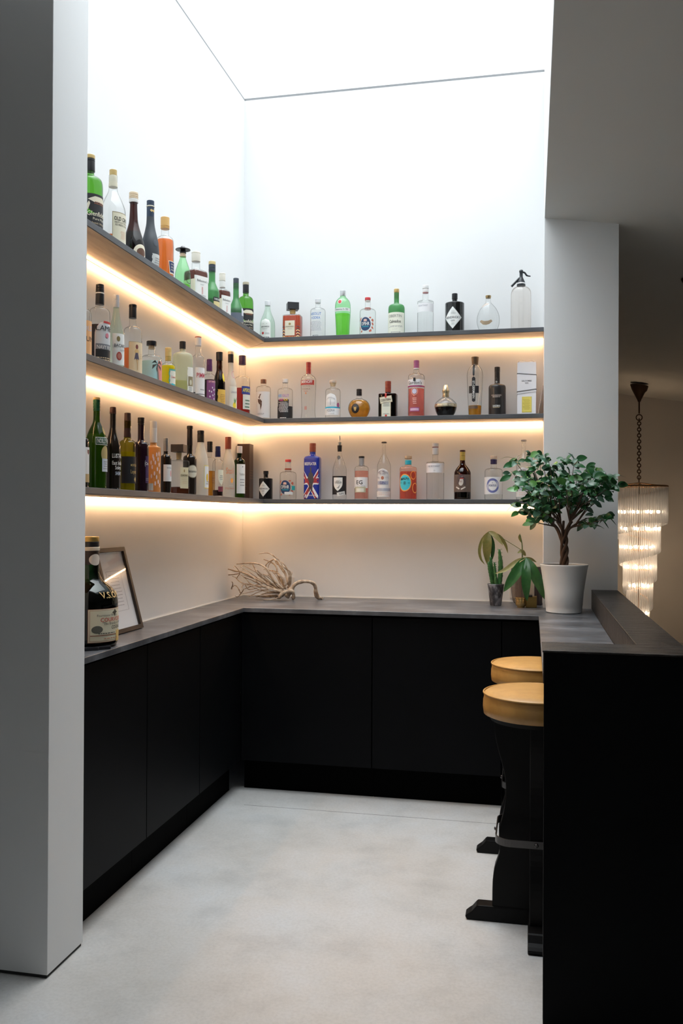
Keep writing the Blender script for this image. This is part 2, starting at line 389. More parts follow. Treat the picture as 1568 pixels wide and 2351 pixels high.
    for i, q in enumerate(labels):
        kind, cu, cv, hw, hh, col = q[:6]; nm = q[6] if len(q) > 6 else 'label'; ex = q[7] if len(q) > 7 else {}
        cu *= RR; hw *= RR; cv *= H; hh *= H; off += .00022; base_off = off
        if ex.get('lift'): off = ex['lift']
        m = mat('print_%02x%02x%02x' % tuple(int(255 * c) for c in col), col, .55) if not ex.get('m') else mat('foil_%02x%02x%02x' % tuple(int(255 * c) for c in col), col, .3, .9)
        bm = bmesh.new(); tl = ex.get('tilt', 0); ct, st = math.cos(tl), math.sin(tl)
        def put(u, v, o=off, sd=ex.get('side')):
            w = surf(cu + u * ct - v * st, cv + u * st + v * ct, o); return bm.verts.new(Vector((w.y, -w.x, w.z)) if sd else w)
        if kind == 'lines':
            n = ex.get('n', 4); rr_ = random.Random(i + int(cv * 1e4))
            for k in range(n):
                vv = hh * (1 - 2 * (k + .5) / n); th = hh / n * .42; u0 = -hw * rr_.uniform(.6, 1)
                while u0 < hw * .9:
                    u1 = min(hw, u0 + hw * rr_.uniform(.12, .35)); N = 4
                    lo = [put(u0 + (u1 - u0) * j / N, vv - th) for j in range(N + 1)]; hi = [put(u0 + (u1 - u0) * j / N, vv + th) for j in range(N + 1)]
                    for j in range(N): bm.faces.new((lo[j], lo[j + 1], hi[j + 1], hi[j]))
                    u0 = u1 + hw * .07
        elif kind == 'o':
            w = ex.get('w', .2); N = 40
            a = [put(hw * math.cos(2 * PI * k / N), hh * math.sin(2 * PI * k / N)) for k in range(N)]
            b = [put(hw * (1 - w) * math.cos(2 * PI * k / N), hh * (1 - w) * math.sin(2 * PI * k / N)) for k in range(N)]
            for k in range(N): bm.faces.new((a[k], a[(k + 1) % N], b[(k + 1) % N], b[k]))
        elif kind == 'poly':
            b2 = bmesh.new()
            for pl in ex['p']:
                cxp = sum(p[0] for p in pl) / len(pl); cyp = sum(p[1] for p in pl) / len(pl)
                vs = [b2.verts.new((p[0] * hw, p[1] * hh, 0)) for p in pl]; c0 = b2.verts.new((cxp * hw, cyp * hh, 0))
                for k in range(len(vs)): b2.faces.new((vs[k], vs[(k + 1) % len(vs)], c0))
            for _ in range(4):
                es = [e for e in b2.edges if e.calc_length() > .005]
                if not es: break
                bmesh.ops.subdivide_edges(b2, edges=es, cuts=1)
            bmesh.ops.triangulate(b2, faces=b2.faces[:]); dd = {v: put(v.co.x, v.co.y) for v in b2.verts}
            for f2 in b2.faces: bm.faces.new([dd[v] for v in f2.verts])
            b2.free()
        else:
            f = {'r': lambda t: 1, 'e': lambda t: math.sqrt(max(0, 1 - t * t)), 'd': lambda t: 1 - abs(t) * .985, 'a': lambda t: 1 if t < .35 else math.sqrt(max(0, 1 - ((t - .35) / .65) ** 2)),
                 's': lambda t: 1 if t > .1 else max(.02, 1 - ((.1 - t) / 1.1) ** 2), 't': lambda t: .75 + .25 * (t + 1) / 2, 'w': lambda t: 1 - .06 * math.sin(9 * t) - .05 * math.sin(23 * t)}[kind]
            nv = 14 if kind != 'r' else 8; nu = max(10, int(hw / RR * 30)); rows = []
            for j in range(nv + 1):
                tt = -1 + 2 * j / nv
                if kind in 'ed': tt = math.sin(tt * PI / 2) if kind == 'e' else tt
                w = max(.01, f(tt)); rows.append([put(hw * w * (-1 + 2 * k / nu), hh * tt) for k in range(nu + 1)])
            for a, b in zip(rows, rows[1:]):
                for k in range(nu): bm.faces.new((a[k], a[k + 1], b[k + 1], b[k]))
        bmesh.ops.recalc_face_normals(bm, faces=bm.faces[:])
        me = bpy.data.meshes.new(nm); bm.to_mesh(me); bm.free()
        par = first if (first is not None and kind != 'r' or (first is not None and ex.get('sub'))) else t
        o = link(nm, me, m, par, True); off = base_off
        if first is None and kind in 'redastw': first = o
    bycol = {}
    for q in texts: bycol.setdefault(q[4], []).append(q)
    for col, qs in bycol.items():
        bm = bmesh.new()
        for q in qs:
            ex = q[6] if len(q) > 6 else {}
            text_bm(bm, q[0], q[1] * RR, q[2] * H, q[3] * H, (q[5] or 1.8) * RR, surf, off + .0004, ex.get('b', 0.0), ex.get('tilt', 0), ex.get('arc', 0))
        bmesh.ops.recalc_face_normals(bm, faces=bm.faces[:])
        me = bpy.data.meshes.new('lettering'); bm.to_mesh(me); bm.free()
        link('lettering', me, mat('ink_%02x%02x%02x' % tuple(int(255 * c) for c in col), col, .5), first if first is not None else t)
    return t
_G = {'clear': dict(tint=(.972, .98, .978), edge=(.42, .43, .42)),
      'clearw': dict(tint=(.93, .955, .94), edge=(.5, .55, .52)),
      'green': dict(tint=(.34, .66, .20), edge=(.05, .20, .03)),
      'lgreen': dict(tint=(.64, .93, .66), edge=(.12, .5, .25)),
      'dgreen': dict(tint=(.16, .33, .05), edge=(.01, .05, .01)),
      'olive': dict(tint=(.62, .58, .17), edge=(.18, .16, .03)),
      'brown': dict(tint=(.20, .055, .02), edge=(.03, .008, .004)),
      'fgreen': dict(tint=(.35, .7, .38), edge=(.1, .3, .12), rough=.3, frost=.55, fcol=(.13, .40, .16)),
      'frost': dict(tint=(.9, .92, .9), edge=(.7, .72, .7), rough=.35, frost=.62, fcol=(.82, .83, .80)),
      'frostlt': dict(tint=(.92, .93, .92), edge=(.7, .72, .7), rough=.3, frost=.3, fcol=(.85, .85, .83)),
      'frosty': dict(tint=(.8, .85, .7), edge=(.6, .65, .5), rough=.3, frost=.45, fcol=(.80, .84, .72)),
      'forange': dict(tint=(.9, .55, .2), edge=(.6, .3, .1), rough=.3, frost=.72, fcol=(.82, .46, .17)),
      'cognac': dict(tint=(.10, .26, .12), edge=(.02, .07, .03)),
      'pinkf': dict(tint=(.95, .8, .76), edge=(.7, .5, .46), rough=.05, frost=.1, fcol=(.9, .7, .65)),
      'whitep': None, 'black': None, 'dark': None, 'blue': None, 'matte': None}
_O = {'whitep': ((.80, .79, .77), .4), 'black': ((.006, .006, .007), .12), 'dark': ((.012, .008, .006), .08), 'blue': ((.012, .03, .30), .25), 'matte': ((.035, .042, .052), .5), 'dmatte': ((.014, .012, .012), .45), 'purpleglass': ((.015, .004, .01), .1)}
def GL(k):
    if k in _O: return mat('glass_' + k, _O[k][0], _O[k][1], coat=.3 if k != 'matte' else 0)
    return glass('glass_' + k, **_G[k])
_L = {'amber': ((.85, .36, .07), .22), 'orange': ((.93, .42, .14), .35), 'dorange': ((.85, .22, .10), .45), 'red': ((.60, .045, .03), .5), 'brown': ((.30, .07, .015), .3), 'darkred': ((.07, .012, .008), .4),
      'black': ((.012, .006, .004), .3), 'yellow': ((.95, .85, .03), .5), 'lime': ((.80, .80, .08), .5), 'pink': ((.90, .42, .38), .4), 'lpink': ((.95, .66, .60), .25), 'water': ((.93, .94, .93), .03), 'gold': ((.80, .52, .12), .3), 'green': ((.72, .92, .45), .10)}
def LQ(k):
    c, f = _L[k]; e = tuple(q ** 1.8 for q in c)
    return glass('liquid_' + k, c, e, .08, f, c, .6)
G_ROW = {2.4: 'bottles on the topmost shelf', 1.9: 'bottles on the middle shelf', 1.5: 'bottles on the lowest shelf'}
wh = (.82, .82, .79); cr = (.80, .74, .58); bk = (.015, .015, .018); rd = (.55, .04, .04); dr_ = (.33, .04, .025); gd = (.62, .44, .17); tan = (.70, .55, .35)
sv = (.62, .62, .62); nv = (.02, .03, .12); bl = (.02, .10, .45); pu = (.10, .03, .12); gy = (.3, .3, .31); gn = (.02, .12, .05); yl = (.86, .66, .05); tq = (.03, .5, .62); pk = (.85, .5, .5); og = (.85, .38, .08)
brw = (.12, .05, .025); M = {'m': .85, 'r': .3}; bb = {'b': .011}; bt = {'b': .005}
GLEN = dict(labels=[('s', 0, .36, 1.15, .13, bk), ('r', 0, .16, 1.3, .09, bk), ('poly', 0, .37, .95, .1, cr, 'emblem', {'p': [[(-1, .5), (-.4, .9), (.4, .9), (1, .5), (.5, .2), (-.5, .2)], [(-1, -.9), (-.8, 0), (-.9, .3), (-1.1, -.2)]]}), ('lines', 0, .385, .6, .02, (.4, .12, .05), 'small_print', {'n': 2}), ('poly', 0, .06, 1, .05, cr, 'emblem', {'p': [[(-1, .5), (0, .9), (1, .5), (1, -.4), (0, 0), (-1, -.4)]]})],
            texts=[('Glenfiddich', 0, .25, .055, cr, 2.0, bb), ('Pure Malt', 0, .19, .03, cr, 1.3), ('Scotch Whisky', 0, .14, .022, tan, 1.3)])
T = []
def add(*a, **k): T.append((a, k))
def cap(z0, r=.4, col=bk, ex=None, r1=None, nm='cap', z1=1): return (nm, z0, z1, r, r1 or r, col, ex or {})
# ---- topmost shelf, left run
add('whisky_bottle', (0.1000, -2.0231, 2.3635, 0.2923, 0.0441), 'tall green whisky bottle with black and cream label, half hidden by the white pier', ('r', .52, .74, .3, .93), 'green', [cap(.955, .37, gd), cap(.80, .37, bk, {'ridge': (.8,)}, .36, 'neck_foil', .955)], rz=72, liq=('green', .4), **GLEN)
add('whisky_bottle', (0.1000, -1.8467, 2.3635, 0.3070, 0.0465), 'clear bourbon bottle with cream label and little amber left, second on the topmost shelf', ('s', .46, .74, .34, .93), 'clear', [cap(.93, .30, gd), cap(.79, .36, cr, {}, .31, 'neck_label', .93)],
    [('r', 0, .25, .95, .2, (.35, .28, .16)), ('r', 0, .25, .91, .19, cr), ('lines', 0, .18, .3, .05, (.75, .45, .3), 'small_print', {'n': 6}), ('lines', 0, .07, .4, .012, rd, 'small_print', {'n': 1})], [('OLD CROW', 0, .37, .045, bk, 1.6, bb), ('KENTUCKY STRAIGHT', 0, .325, .02, bk, 1.5), ('BOURBON WHISKEY', 0, .295, .02, bk, 1.4)], liq=('orange', .18), rz=78)
add('liqueur_bottle', (0.1000, -1.6710, 2.3635, 0.2848, 0.0446), 'dark red liqueur bottle with long neck and a white paper tag', None, 'brown', [cap(.91, .40, (.75, .6, .42), {'ridge': (.3, .6)}), cap(.86, .40, wh, {}, .4, 'neck_label', .91)],
    [('e', .1, .14, .8, .12, cr), ('e', .1, .15, .5, .06, brw, 'emblem'), ('lines', .1, .08, .5, .02, bk, 'small_print', {'n': 2})], raw=[(0, .004), (.95, .002), (1, .05), (1, .2), (.95, .3), (.7, .42), (.5, .52), (.38, .6), (.33, .75), (.31, .88)], liq=('darkred', .45), rz=65)
add('brandy_bottle', (0.1000, -1.5136, 2.3635, 0.3073, 0.0367), 'matt charcoal brandy bottle with a round seal and a cord at its neck', None, 'matte', [cap(.93, .42, (.03, .05, .09)), cap(.915, .46, cr, {}, .46, 'neck_ring', .93), cap(.78, .42, (.03, .05, .09), {}, .42, 'neck_foil', .915)],
    [('w', .3, .17, .7, .10, (.62, .64, .62)), ('e', .05, .42, .28, .045, (.06, .07, .09), 'seal'), ('lines', .3, .17, .5, .06, gy, 'small_print', {'n': 4}), ('poly', 0, .86, .3, .02, gd, 'emblem', {'p': [[(-1, 0), (-.6, 1), (0, .4), (.6, 1), (1, 0), (.5, -1), (0, -.4), (-.5, -1)]]})],
    raw=[(0, .004), (.85, .002), (.92, .04), (1, .2), (1, .32), (.9, .46), (.62, .58), (.46, .68), (.42, .75), (.40, .9)], rz=60)
add('rum_bottle', (0.1000, -1.3644, 2.3635, 0.2880, 0.0378), 'bright orange spirit bottle with gold cap and blue trapezoid label', ('r', .52, .72, .42, .9), 'clear', [cap(.83, .5, (.7, .42, .14), {'ridge': (.1, .2)})],
    [('t', .35, .24, .7, .095, cr), ('t', .35, .245, .62, .08, nv, 'panel')], [('Johnson', .35, .285, .022, cr, .9), ('VERY OLD', .35, .245, .025, cr, .8), ('MARC', .35, .205, .025, cr, .8)], liq=('orange', .66), rz=66)
add('wine_bottle', (0.1000, -1.1642, 2.3635, 0.2246, 0.0352), 'green bottle with a wide black pourer disc tilted on its neck', ('s', .40, .76, .36, .84), 'lgreen', [cap(.79, .42, (.8, .62, .42), {}, .36, 'neck_label', .86), cap(.86, .42, bk, {}, .3, 'stopper', .93), ('pourer', .925, .94, .95, .95, bk, {}), ('pourer_lip', .94, 1, .35, .28, (.2, .2, .21), {})],
    [('o', .25, .34, .5, .11, bk, 'emblem', {'w': .1}), ('e', .3, .06, .6, .05, cr)], liq=('green', .22), rz=60)
for i, (p, lab) in enumerate((((0.1000, -1.0053, 2.3635, 0.2443, 0.0447), 'square-shouldered amber whisky bottle with cream labels, larger of the two alike'), ((0.1000, -0.6432, 2.3635, 0.2429, 0.0342), 'smaller square amber whisky bottle with white cap, further along the shelf'))):
    add('whisky_bottle', p, lab, ('r', .5, .66, .42, .8), 'clear', [cap(.82 if i == 0 else .84, .46, (.82, .78, .68), {'ridge': (.85,)})] + ([cap(.70, .44, wh, {}, .42, 'neck_label', .84)] if i else []),
        [('r', 0, .29, .93, .22, wh), ('r', 0, .24, .93, .2, (.82, .76, .60), 'side_label', {'side': 1}), ('lines', 0, .12, .5, .04, gy, 'small_print', {'n': 4}), ('lines', 0, .24, .12, .07, rd, 'emblem', {'n': 7})], [("Ballantine's", 0, .42, .04, bk, 1.5), ('FINEST', 0, .35, .02, gy, .8)], liq=('brown', .62), rz=62, sq=6)
add('brandy_bottle', (0.1000, -0.7912, 2.3635, 0.2609, 0.0363), 'frosted green brandy bottle with black and gold neck and THREE on its label', ('s', .40, .60, .44, .9), 'fgreen', [cap(.94, .48, (.72, .58, .28)), cap(.80, .47, (.03, .04, .06), {'ridge': (.12, .5)}, .47, 'neck_foil', .94)],
    [('r', .3, .27, .8, .04, bk, 'band'), ('r', .3, .13, .75, .1, (.70, .58, .28), 'label')], [('THREE BARRELS', .3, .27, .035, wh, 1.4, bb)], liq=('black', .28), rz=60)
add('whisky_bottle', (0.1000, -0.4296, 2.3635, 0.2736, 0.0393), 'dark blue-grey frosted bottle with green neck, next to the bright green whisky', ('s', .32, .6, .38, .9), 'fgreen', [cap(.90, .38, (.06, .07, .09)), cap(.80, .38, bk, {'ridge': (.15, .5)}, .38, 'neck_foil', .90)],
    [('r', 0, .15, 1.55, .16, (.12, .14, .18), 'wrap'), ('r', .45, .08, .75, .05, tan, 'label', {'sub': 1}), ('s', .5, .64, .3, .05, tan, 'crest', {}), ('a', .55, .34, .28, .08, (.6, .62, .68), 'medallion', {})], liq=('black', .4), rz=52)
add('whisky_bottle', (0.1000, -0.2645, 2.3635, 0.2955, 0.0418), 'bright green whisky bottle with black and cream label, last before the corner', ('r', .52, .74, .36, .93), 'green', [cap(.95, .42, (.5, .45, .33)), cap(.80, .40, bk, {}, .40, 'neck_foil', .95)], rz=42, liq=('green', .45), **GLEN)
# ---- topmost shelf, back run
add('rum_bottle', (0.1774, -0.1080, 2.3635, 0.2251, 0.0425), 'pale green-tinted white rum bottle with silver cap in the corner of the topmost shelf', ('l', .40, .80, .34, .9), 'lgreenc', [cap(.885, .38, (.8, .82, .84))],
    [('a', -.05, .29, .75, .24, wh), ('e', -.35, .17, .17, .032, rd, 'seal'), ('lines', 0, .065, .6, .02, bk, 'small_print', {'n': 1}), ('lines', .25, .16, .3, .02, gy, 'small_print', {'n': 2})], [('BACARDI', -.05, .33, .035, bk, 1.25, bt), ('Superior', -.05, .28, .025, gy, .8), ('*      *', -.05, .41, .03, bk, 1)])
add('liqueur_bottle', (0.3236, -0.1080, 2.3635, 0.2086, 0.0512), 'square amaretto bottle with patterned glass and black box stopper on the topmost shelf', ('q', .58, .66, .28, .8), 'clearw', [cap(.70, .30, gd, {}, .34, 'neck_foil', .81), cap(.81, .5, bk, {'box': (.62, .55), 'rot': 24}, nm='stopper')],
    [('r', -.1, .29, .55, .2, cr), ('lines', 0, .05, .95, .022, og, 'trim', {'n': 2}), ('poly', 0, .25, 1, .2, (.86, .62, .3), 'zigzag', {'p': [[(sx * .62, y), (sx * .8, y + .16), (sx * .98, y), (sx * .98, y + .09), (sx * .8, y + .25), (sx * .62, y + .09)] for sx in (-1, 1) for y in (-1, -.62, -.24)]}), ('poly', 0, .28, 1, .2, (.12, .10, .12), 'zigzag', {'p': [[(sx * .62, y), (sx * .8, y + .16), (sx * .98, y), (sx * .98, y + .07), (sx * .8, y + .23), (sx * .62, y + .07)] for sx in (-1, 1) for y in (-1, -.62, -.24, .14)]}), ('e', -.1, .40, .13, .03, (.4, .28, .1), 'crest')],
    [('DISARONNO', -.1, .33, .035, (.2, .12, .05), .9, bt), ('ORIGINALE', -.1, .27, .018, gy, .7)], liq=('dorange', .63), sq=6, dr=.8)
add('vodka_bottle', (0.4691, -0.1080, 2.3635, 0.2238, 0.0424), 'clear vodka bottle with bold blue two-line lettering on the topmost shelf', ('r', .62, .77, .32, .88), 'clear', [cap(.90, .38, (.75, .76, .78))],
    [('lines', -.1, .30, .78, .12, (.35, .37, .42), 'script', {'n': 8}), ('lines', 0, .045, .75, .012, (.5, .5, .52), 'small_print', {'n': 1})], [('ABSOLUT', -.1, .60, .065, (.02, .16, .5), 1.5, bb), ('VODKA', -.1, .50, .065, (.02, .16, .5), 1.25, bb), ('IMPORTED', -.1, .06, .03, (.08, .09, .12), .8, bb)])
add('gin_bottle', (0.6109, -0.1080, 2.3635, 0.2636, 0.0434), 'tall bright green gin bottle with silver cap, white band and red seal', ('r', .64, .82, .36, .9), 'lgreen', [cap(.885, .38, (.7, .72, .73), M)],
    [('r', 0, .575, 1.45, .035, (.75, .77, .75), 'band'), ('e', -.2, .74, .22, .04, rd, 'seal', {'sub': 1}), ('o', -.2, .74, .28, .05, (.7, .7, .7), 'seal_rim', {'w': .2})], [('Tanqueray', -.35, .582, .03, gn, .9), ('No. TEN', .5, .582, .028, gn, .6)], liq=('green', .5), sq=2.4, raw=[(0, .004), (.78, .002), (.84, .03), (.9, .3), (1, .55), (1, .64), (.93, .76), (.62, .83), (.38, .86), (.36, .9)], nseg=16)
OPI = dict(labels=[('e', -.12, .30, .68, .17, nv), ('poly', 0, .29, 1.0, .2, (.55, .14, .09), 'pattern', {'p': [[(.62, .5), (.75, .75), (.98, .6), (.9, .3)], [(.66, .2), (.9, .25), (.98, -.05), (.8, -.15)], [(.6, -.3), (.85, -.25), (.95, -.6), (.7, -.5)], [(.3, -.8), (.6, -.55), (.7, -.85), (.4, -.98)], [(-.98, .6), (-.8, .85), (-.6, .9), (-.85, .4)], [(-.98, -.3), (-.84, -.2), (-.8, -.6), (-.95, -.7)], [(-.7, -.75), (-.5, -.7), (-.55, -.98), (-.8, -.95)], [(.3, .85), (.5, .95), (.65, .85), (.5, .7)]]}), ('e', -.12, .30, .62, .155, (.02, .05, .13), 'disc'), ('a', -.12, .395, .2, .03, (.7, .45, .38), 'crest'), ('lines', -.12, .235, .45, .02, tq, 'small_print', {'n': 2})],
           texts=[('OPIHR', -.12, .305, .085, wh, 1.05, bb)])
add('gin_bottle', (0.7508, -0.1080, 2.3635, 0.2184, 0.0443), 'round-shouldered clear gin bottle with red cap and red neck tassel on the topmost shelf', ('r', .55, .72, .34, .92), 'clear', [cap(.93, .36, (.62, .06, .07)), cap(.9, .33, wh, {}, nm='collar', z1=.93), cap(.70, .40, (.5, .12, .08), {'ridge': (.3, .7)}, nm='neck_cord', z1=.74)], **OPI)
add('brandy_bottle', (0.9107, -0.1080, 2.3635, 0.2581, 0.0452), 'frosted green apple brandy bottle with gold neck foil and cream label', ('r', .50, .68, .30, .92), 'fgreen', [cap(.93, .32, (.66, .46, .18), {'r': .35, 'm': .6}), cap(.80, .28, (.66, .46, .18), {'m': .6}, nm='neck_foil', z1=.93)],
    [('r', -.05, .245, 1.35, .23, (.80, .80, .68)), ('lines', 0, .18, .9, .02, gy, 'small_print', {'n': 2}), ('lines', 0, .06, .7, .015, gy, 'small_print', {'n': 1})], [('OBERTIN', -.05, .40, .055, (.3, .3, .28), 1.7, bt), ('Calvados', -.05, .285, .06, bk, 1.45, bb), ('X.O.P', -.05, .12, .03, (.6, .6, .55), .7)], liq=('brown', .4))
add('gin_bottle', (1.0693, -0.1080, 2.3635, 0.2693, 0.0442), 'tall clear dimpled gin bottle with white cap and white band, on the topmost shelf', ('q', .62, .68, .34, .93), 'clear', [cap(.935, .4, (.86, .86, .86)), cap(.86, .38, (.85, .83, .82), {}, nm='collar', z1=.93), cap(.845, .36, (.55, .2, .2), {}, nm='ring', z1=.86)],
    [('r', 0, .53, 1.5, .085, (.84, .84, .86))], [('THE BOTANIST', -.25, .565, .03, (.35, .35, .4), 1.3, bt)], nseg=24)
HEN = dict(labels=[('d', -.12, .365, .97, .27, (.74, .76, .74)), ('d', -.12, .365, .9, .25, (.80, .82, .80), 'panel'), ('lines', -.12, .50, .2, .04, (.5, .52, .52), 'small_print', {'n': 4}), ('lines', -.12, .215, .18, .03, (.5, .52, .52), 'small_print', {'n': 3}), ('lines', -.12, .47, .35, .02, (.5, .52, .52), 'flourish', {'n': 2})],
           texts=[("HENDRICK'S", -.12, .37, .055, (.1, .1, .12), 1.6, bt), ('GIN', -.12, .29, .04, (.15, .15, .17), .5, bt)])
add('gin_bottle', (1.2272, -0.1080, 2.3635, 0.2177, 0.0512), 'squat black gin bottle with pale diamond label, large one on the topmost shelf', ('q', .70, .765, .26, .9), 'black', [cap(.86, .3, bk), ], sq=2, **HEN)
add('decanter', (1.4059, -0.1080, 2.3635, 0.1989, 0.0606), 'empty clear dimpled three-sided flask with a wired cap', None, 'clear', [cap(.93, .23, (.45, .32, .16), M, .25)], [('poly', -.15, .24, .55, .07, (.48, .36, .24), 'label', {'p': [[(-1, .4), (-.8, 1), (-.3, .5), (.3, .5), (.8, 1), (1, .3), (.5, -.7), (0, -1), (-.5, -.8)]]}), ('poly', -.25, .72, .34, .06, (.45, .38, .33), 'shoulder_label', {'p': [[(-1, -1), (-.8, -.2), (-.2, .6), (.8, 1), (.9, .2), (0, -.3)]]}), ('lines', .25, .04, .3, .01, bk, 'small_print', {'n': 1})],
    raw=[(0, .01), (.5, .004), (.62, .01), (.85, .1), (1, .26), (1, .38), (.93, .5), (.72, .64), (.42, .75), (.24, .8), (.22, .86), (.2, .93)], dr=.75)
# ---- middle shelf, left run
add('liqueur_bottle', (0.1000, -2.0779, 1.9165, 0.2440, 0.0334), 'orange-labelled bottle mostly hidden behind the white pier on the middle shelf', ('r', .55, .75, .34, .9), 'clear', [cap(.85, .4, bk)], [('r', 0, .3, 1.3, .26, (.86, .45, .2)), ], [('OLD', .2, .45, .07, (.55, .6, .75), 1.2), ('RUM', .2, .3, .07, bk, 1.6)], rz=60)
add('rum_bottle', (0.1000, -1.9457, 1.9165, 0.2994, 0.0380), 'big dark rum bottle with black neck wrap and silver-to-black label', ('r', .58, .72, .38, .9), 'clear', [cap(.90, .40, bk, {'ridge': (.2, .5, .8)}, .38), cap(.885, .42, wh, {}, nm='ring', z1=.9), cap(.755, .42, bk, {}, .40, nm='neck_foil', z1=.885)],
    [('a', .15, .28, .98, .27, (.75, .66, .62)), ('a', .15, .28, .92, .26, (.62, .64, .66), 'panel'), ('r', .15, .11, .92, .09, bk, 'panel', {'sub': 1}), ('r', .15, .235, .92, .03, (.2, .21, .24), 'panel', {'sub': 1}), ('lines', .15, .075, .9, .035, tan, 'stripes', {'n': 3}), ('r', .4, .53, .5, .012, rd, 'banner', {'sub': 1}), ('e', .3, .37, .2, .03, (.6, .2, .25), 'crest')], [("LAMB'S", .3, .455, .062, bk, 2.4), ('NAVY RUM', .15, .225, .045, wh, 1.7, bt)], liq=('darkred', .5), rz=58, dr=.85)
add('rum_bottle', (0.1000, -1.8156, 1.9165, 0.2929, 0.0299), 'tall white rum bottle with silver cap and white label on the middle shelf', ('l', .44, .78, .36, .9), 'lgreenc', [cap(.84, .39, (.72, .73, .75), {'ridge': (.4, .55, .7), 'm': .3})],
    [('r', 0, .29, 1.1, .2, (.82, .84, .82)), ('e', -.35, .42, .22, .035, (.25, .2, .08), 'medal'), ('e', -.25, .20, .36, .055, (.45, .08, .06), 'seal'), ('e', -.25, .20, .24, .035, (.55, .2, .15), 'seal'), ('e', -.55, .045, .35, .035, (.25, .2, .08), 'medal'), ('e', -.1, .035, .35, .03, (.3, .25, .1), 'medal')], [('BACARDI', 0, .335, .04, bk, 1.7, bt), ('Superior', .2, .285, .03, gy, .8)], rz=64)
add('rum_bottle', (0.1000, -1.6729, 1.9165, 0.2900, 0.0360), 'spiced rum bottle with tan label showing a dark-haired hula dancer', ('r', .52, .70, .36, .9), 'clear', [cap(.965, .42, bk), cap(.815, .42, bk, {}, .40, nm='neck_foil', z1=.965)],
    [('r', 0, .26, .98, .22, (.45, .36, .2)), ('r', 0, .26, .94, .213, (.80, .62, .40), 'panel', {'sub': 1}), ('e', -.1, .41, .15, .032, (.22, .06, .05), 'figure'), ('e', -.12, .345, .24, .035, (.75, .50, .22), 'figure'), ('poly', -.12, .28, .28, .05, (.12, .1, .14), 'figure', {'p': [[(-.5, 1), (.5, 1), (1, -.9), (.3, -.6), (0, -1), (-.4, -.6), (-1, -.9)]]}), ('poly', -.08, .17, .14, .07, (.62, .38, .18), 'figure', {'p': [[(-.8, 1), (.8, 1), (.6, -1), (0, -1), (.1, .2)]]}), ('lines', .45, .29, .25, .04, tan, 'small_print', {'n': 3})], liq=('orange', .40), rz=58)
add('rum_bottle', (0.1000, -1.4950, 1.9165, 0.1804, 0.0414), 'stubby clear bottle with black stopper and a palm tree on blue and coral', ('r', .52, .68, .32, .86), 'clear', [cap(.90, .5, bk, nm='stopper'), cap(.82, .3, tan, {}, nm='cork', z1=.9)],
    [('r', 0, .27, 1.5, .26, (.42, .68, .68)), ('r', .75, .30, .45, .23, (.80, .28, .24), 'panel', {'sub': 1}), ('r', 0, .05, 1.5, .05, (.02, .03, .06), 'panel', {'sub': 1}), ('poly', .25, .40, .5, .14, (.07, .08, .07), 'palm', {'p': [[(0, .4), (-.5, 1), (-1.2, .5), (-.4, .7)], [(0, .4), (.5, 1), (1.2, .3), (.4, .6)], [(0, .4), (-1, .2), (-1.1, -.5), (-.3, .2)], [(0, .4), (.9, -.1), (.9, -.7), (.2, .1)], [(-.1, .4), (-.3, -.4), (-.1, -1), (.1, .3)]]}), ('poly', .3, .22, .2, .16, (.25, .2, .17), 'palm', {'p': [[(-.5, 1), (0, 1), (.9, -1), (-.1, -1)]]})], [('DUPPY SHARE', .3, .065, .07, wh, 1.6, bb)], rz=45)
add('liqueur_bottle', (0.1000, -1.3216, 1.9165, 0.1857, 0.0301), 'small vivid yellow liqueur bottle with gold cap', ('b', .52, .68, .42, .8), 'clear', [cap(.80, .46, (.75, .58, .25), {'ridge': (.5, .65, .8)}), cap(.70, .44, (.6, .45, .15), {}, nm='neck_foil', z1=.8)], [('w', .3, .27, .75, .22, (.1, .4, .35)), ('w', .3, .30, .6, .15, (.82, .80, .68), 'panel'), ('e', .1, .1, .3, .06, tq, 'motif')], [('Classico', .3, .31, .05, rd, .9)], liq=('yellow', .58), rz=55)
add('liqueur_bottle', (0.1000, -1.1605, 1.9165, 0.2441, 0.0450), 'broad frosted flask-shaped bottle with black cap and yellow-green liquid', ('r', .60, .80, .28, .9), 'frosty', [cap(.86, .32, bk, {'ridge': (.2, .8)})], [('w', .62, .28, .36, .24, (.85, .84, .78)), ('r', .62, .26, .28, .09, (.30, .25, .15), 'picture', {'sub': 1}), ('e', .62, .24, .12, .05, (.7, .66, .5), 'motif'), ('lines', .62, .12, .22, .04, gy, 'small_print', {'n': 3})], liq=('lime', .27), rz=42, sq=3.2, dr=.7)
add('spirit_bottle', (0.1000, -0.9717, 1.9165, 0.3026, 0.0307), 'tall clear bottle with red-topped cap and red PIMM\'S lettering on white', ('r', .5, .72, .42, .9), 'clear', [cap(.985, .50, (.5, .1, .08)), cap(.86, .5, (.72, .72, .74), {'ridge': (.1,)}, z1=.985, nm='cap_sleeve')],
    [('r', 0, .26, 1.1, .25, (.82, .80, .80)), ('lines', 0, .17, .5, .02, gy, 'signature', {'n': 1}), ('r', 0, .10, 1.1, .004, bk, 'rule', {'sub': 1})], [("PIMM'S", 0, .39, .075, (.5, .05, .08), 1.8, bt)], liq=('darkred', .13), rz=62)
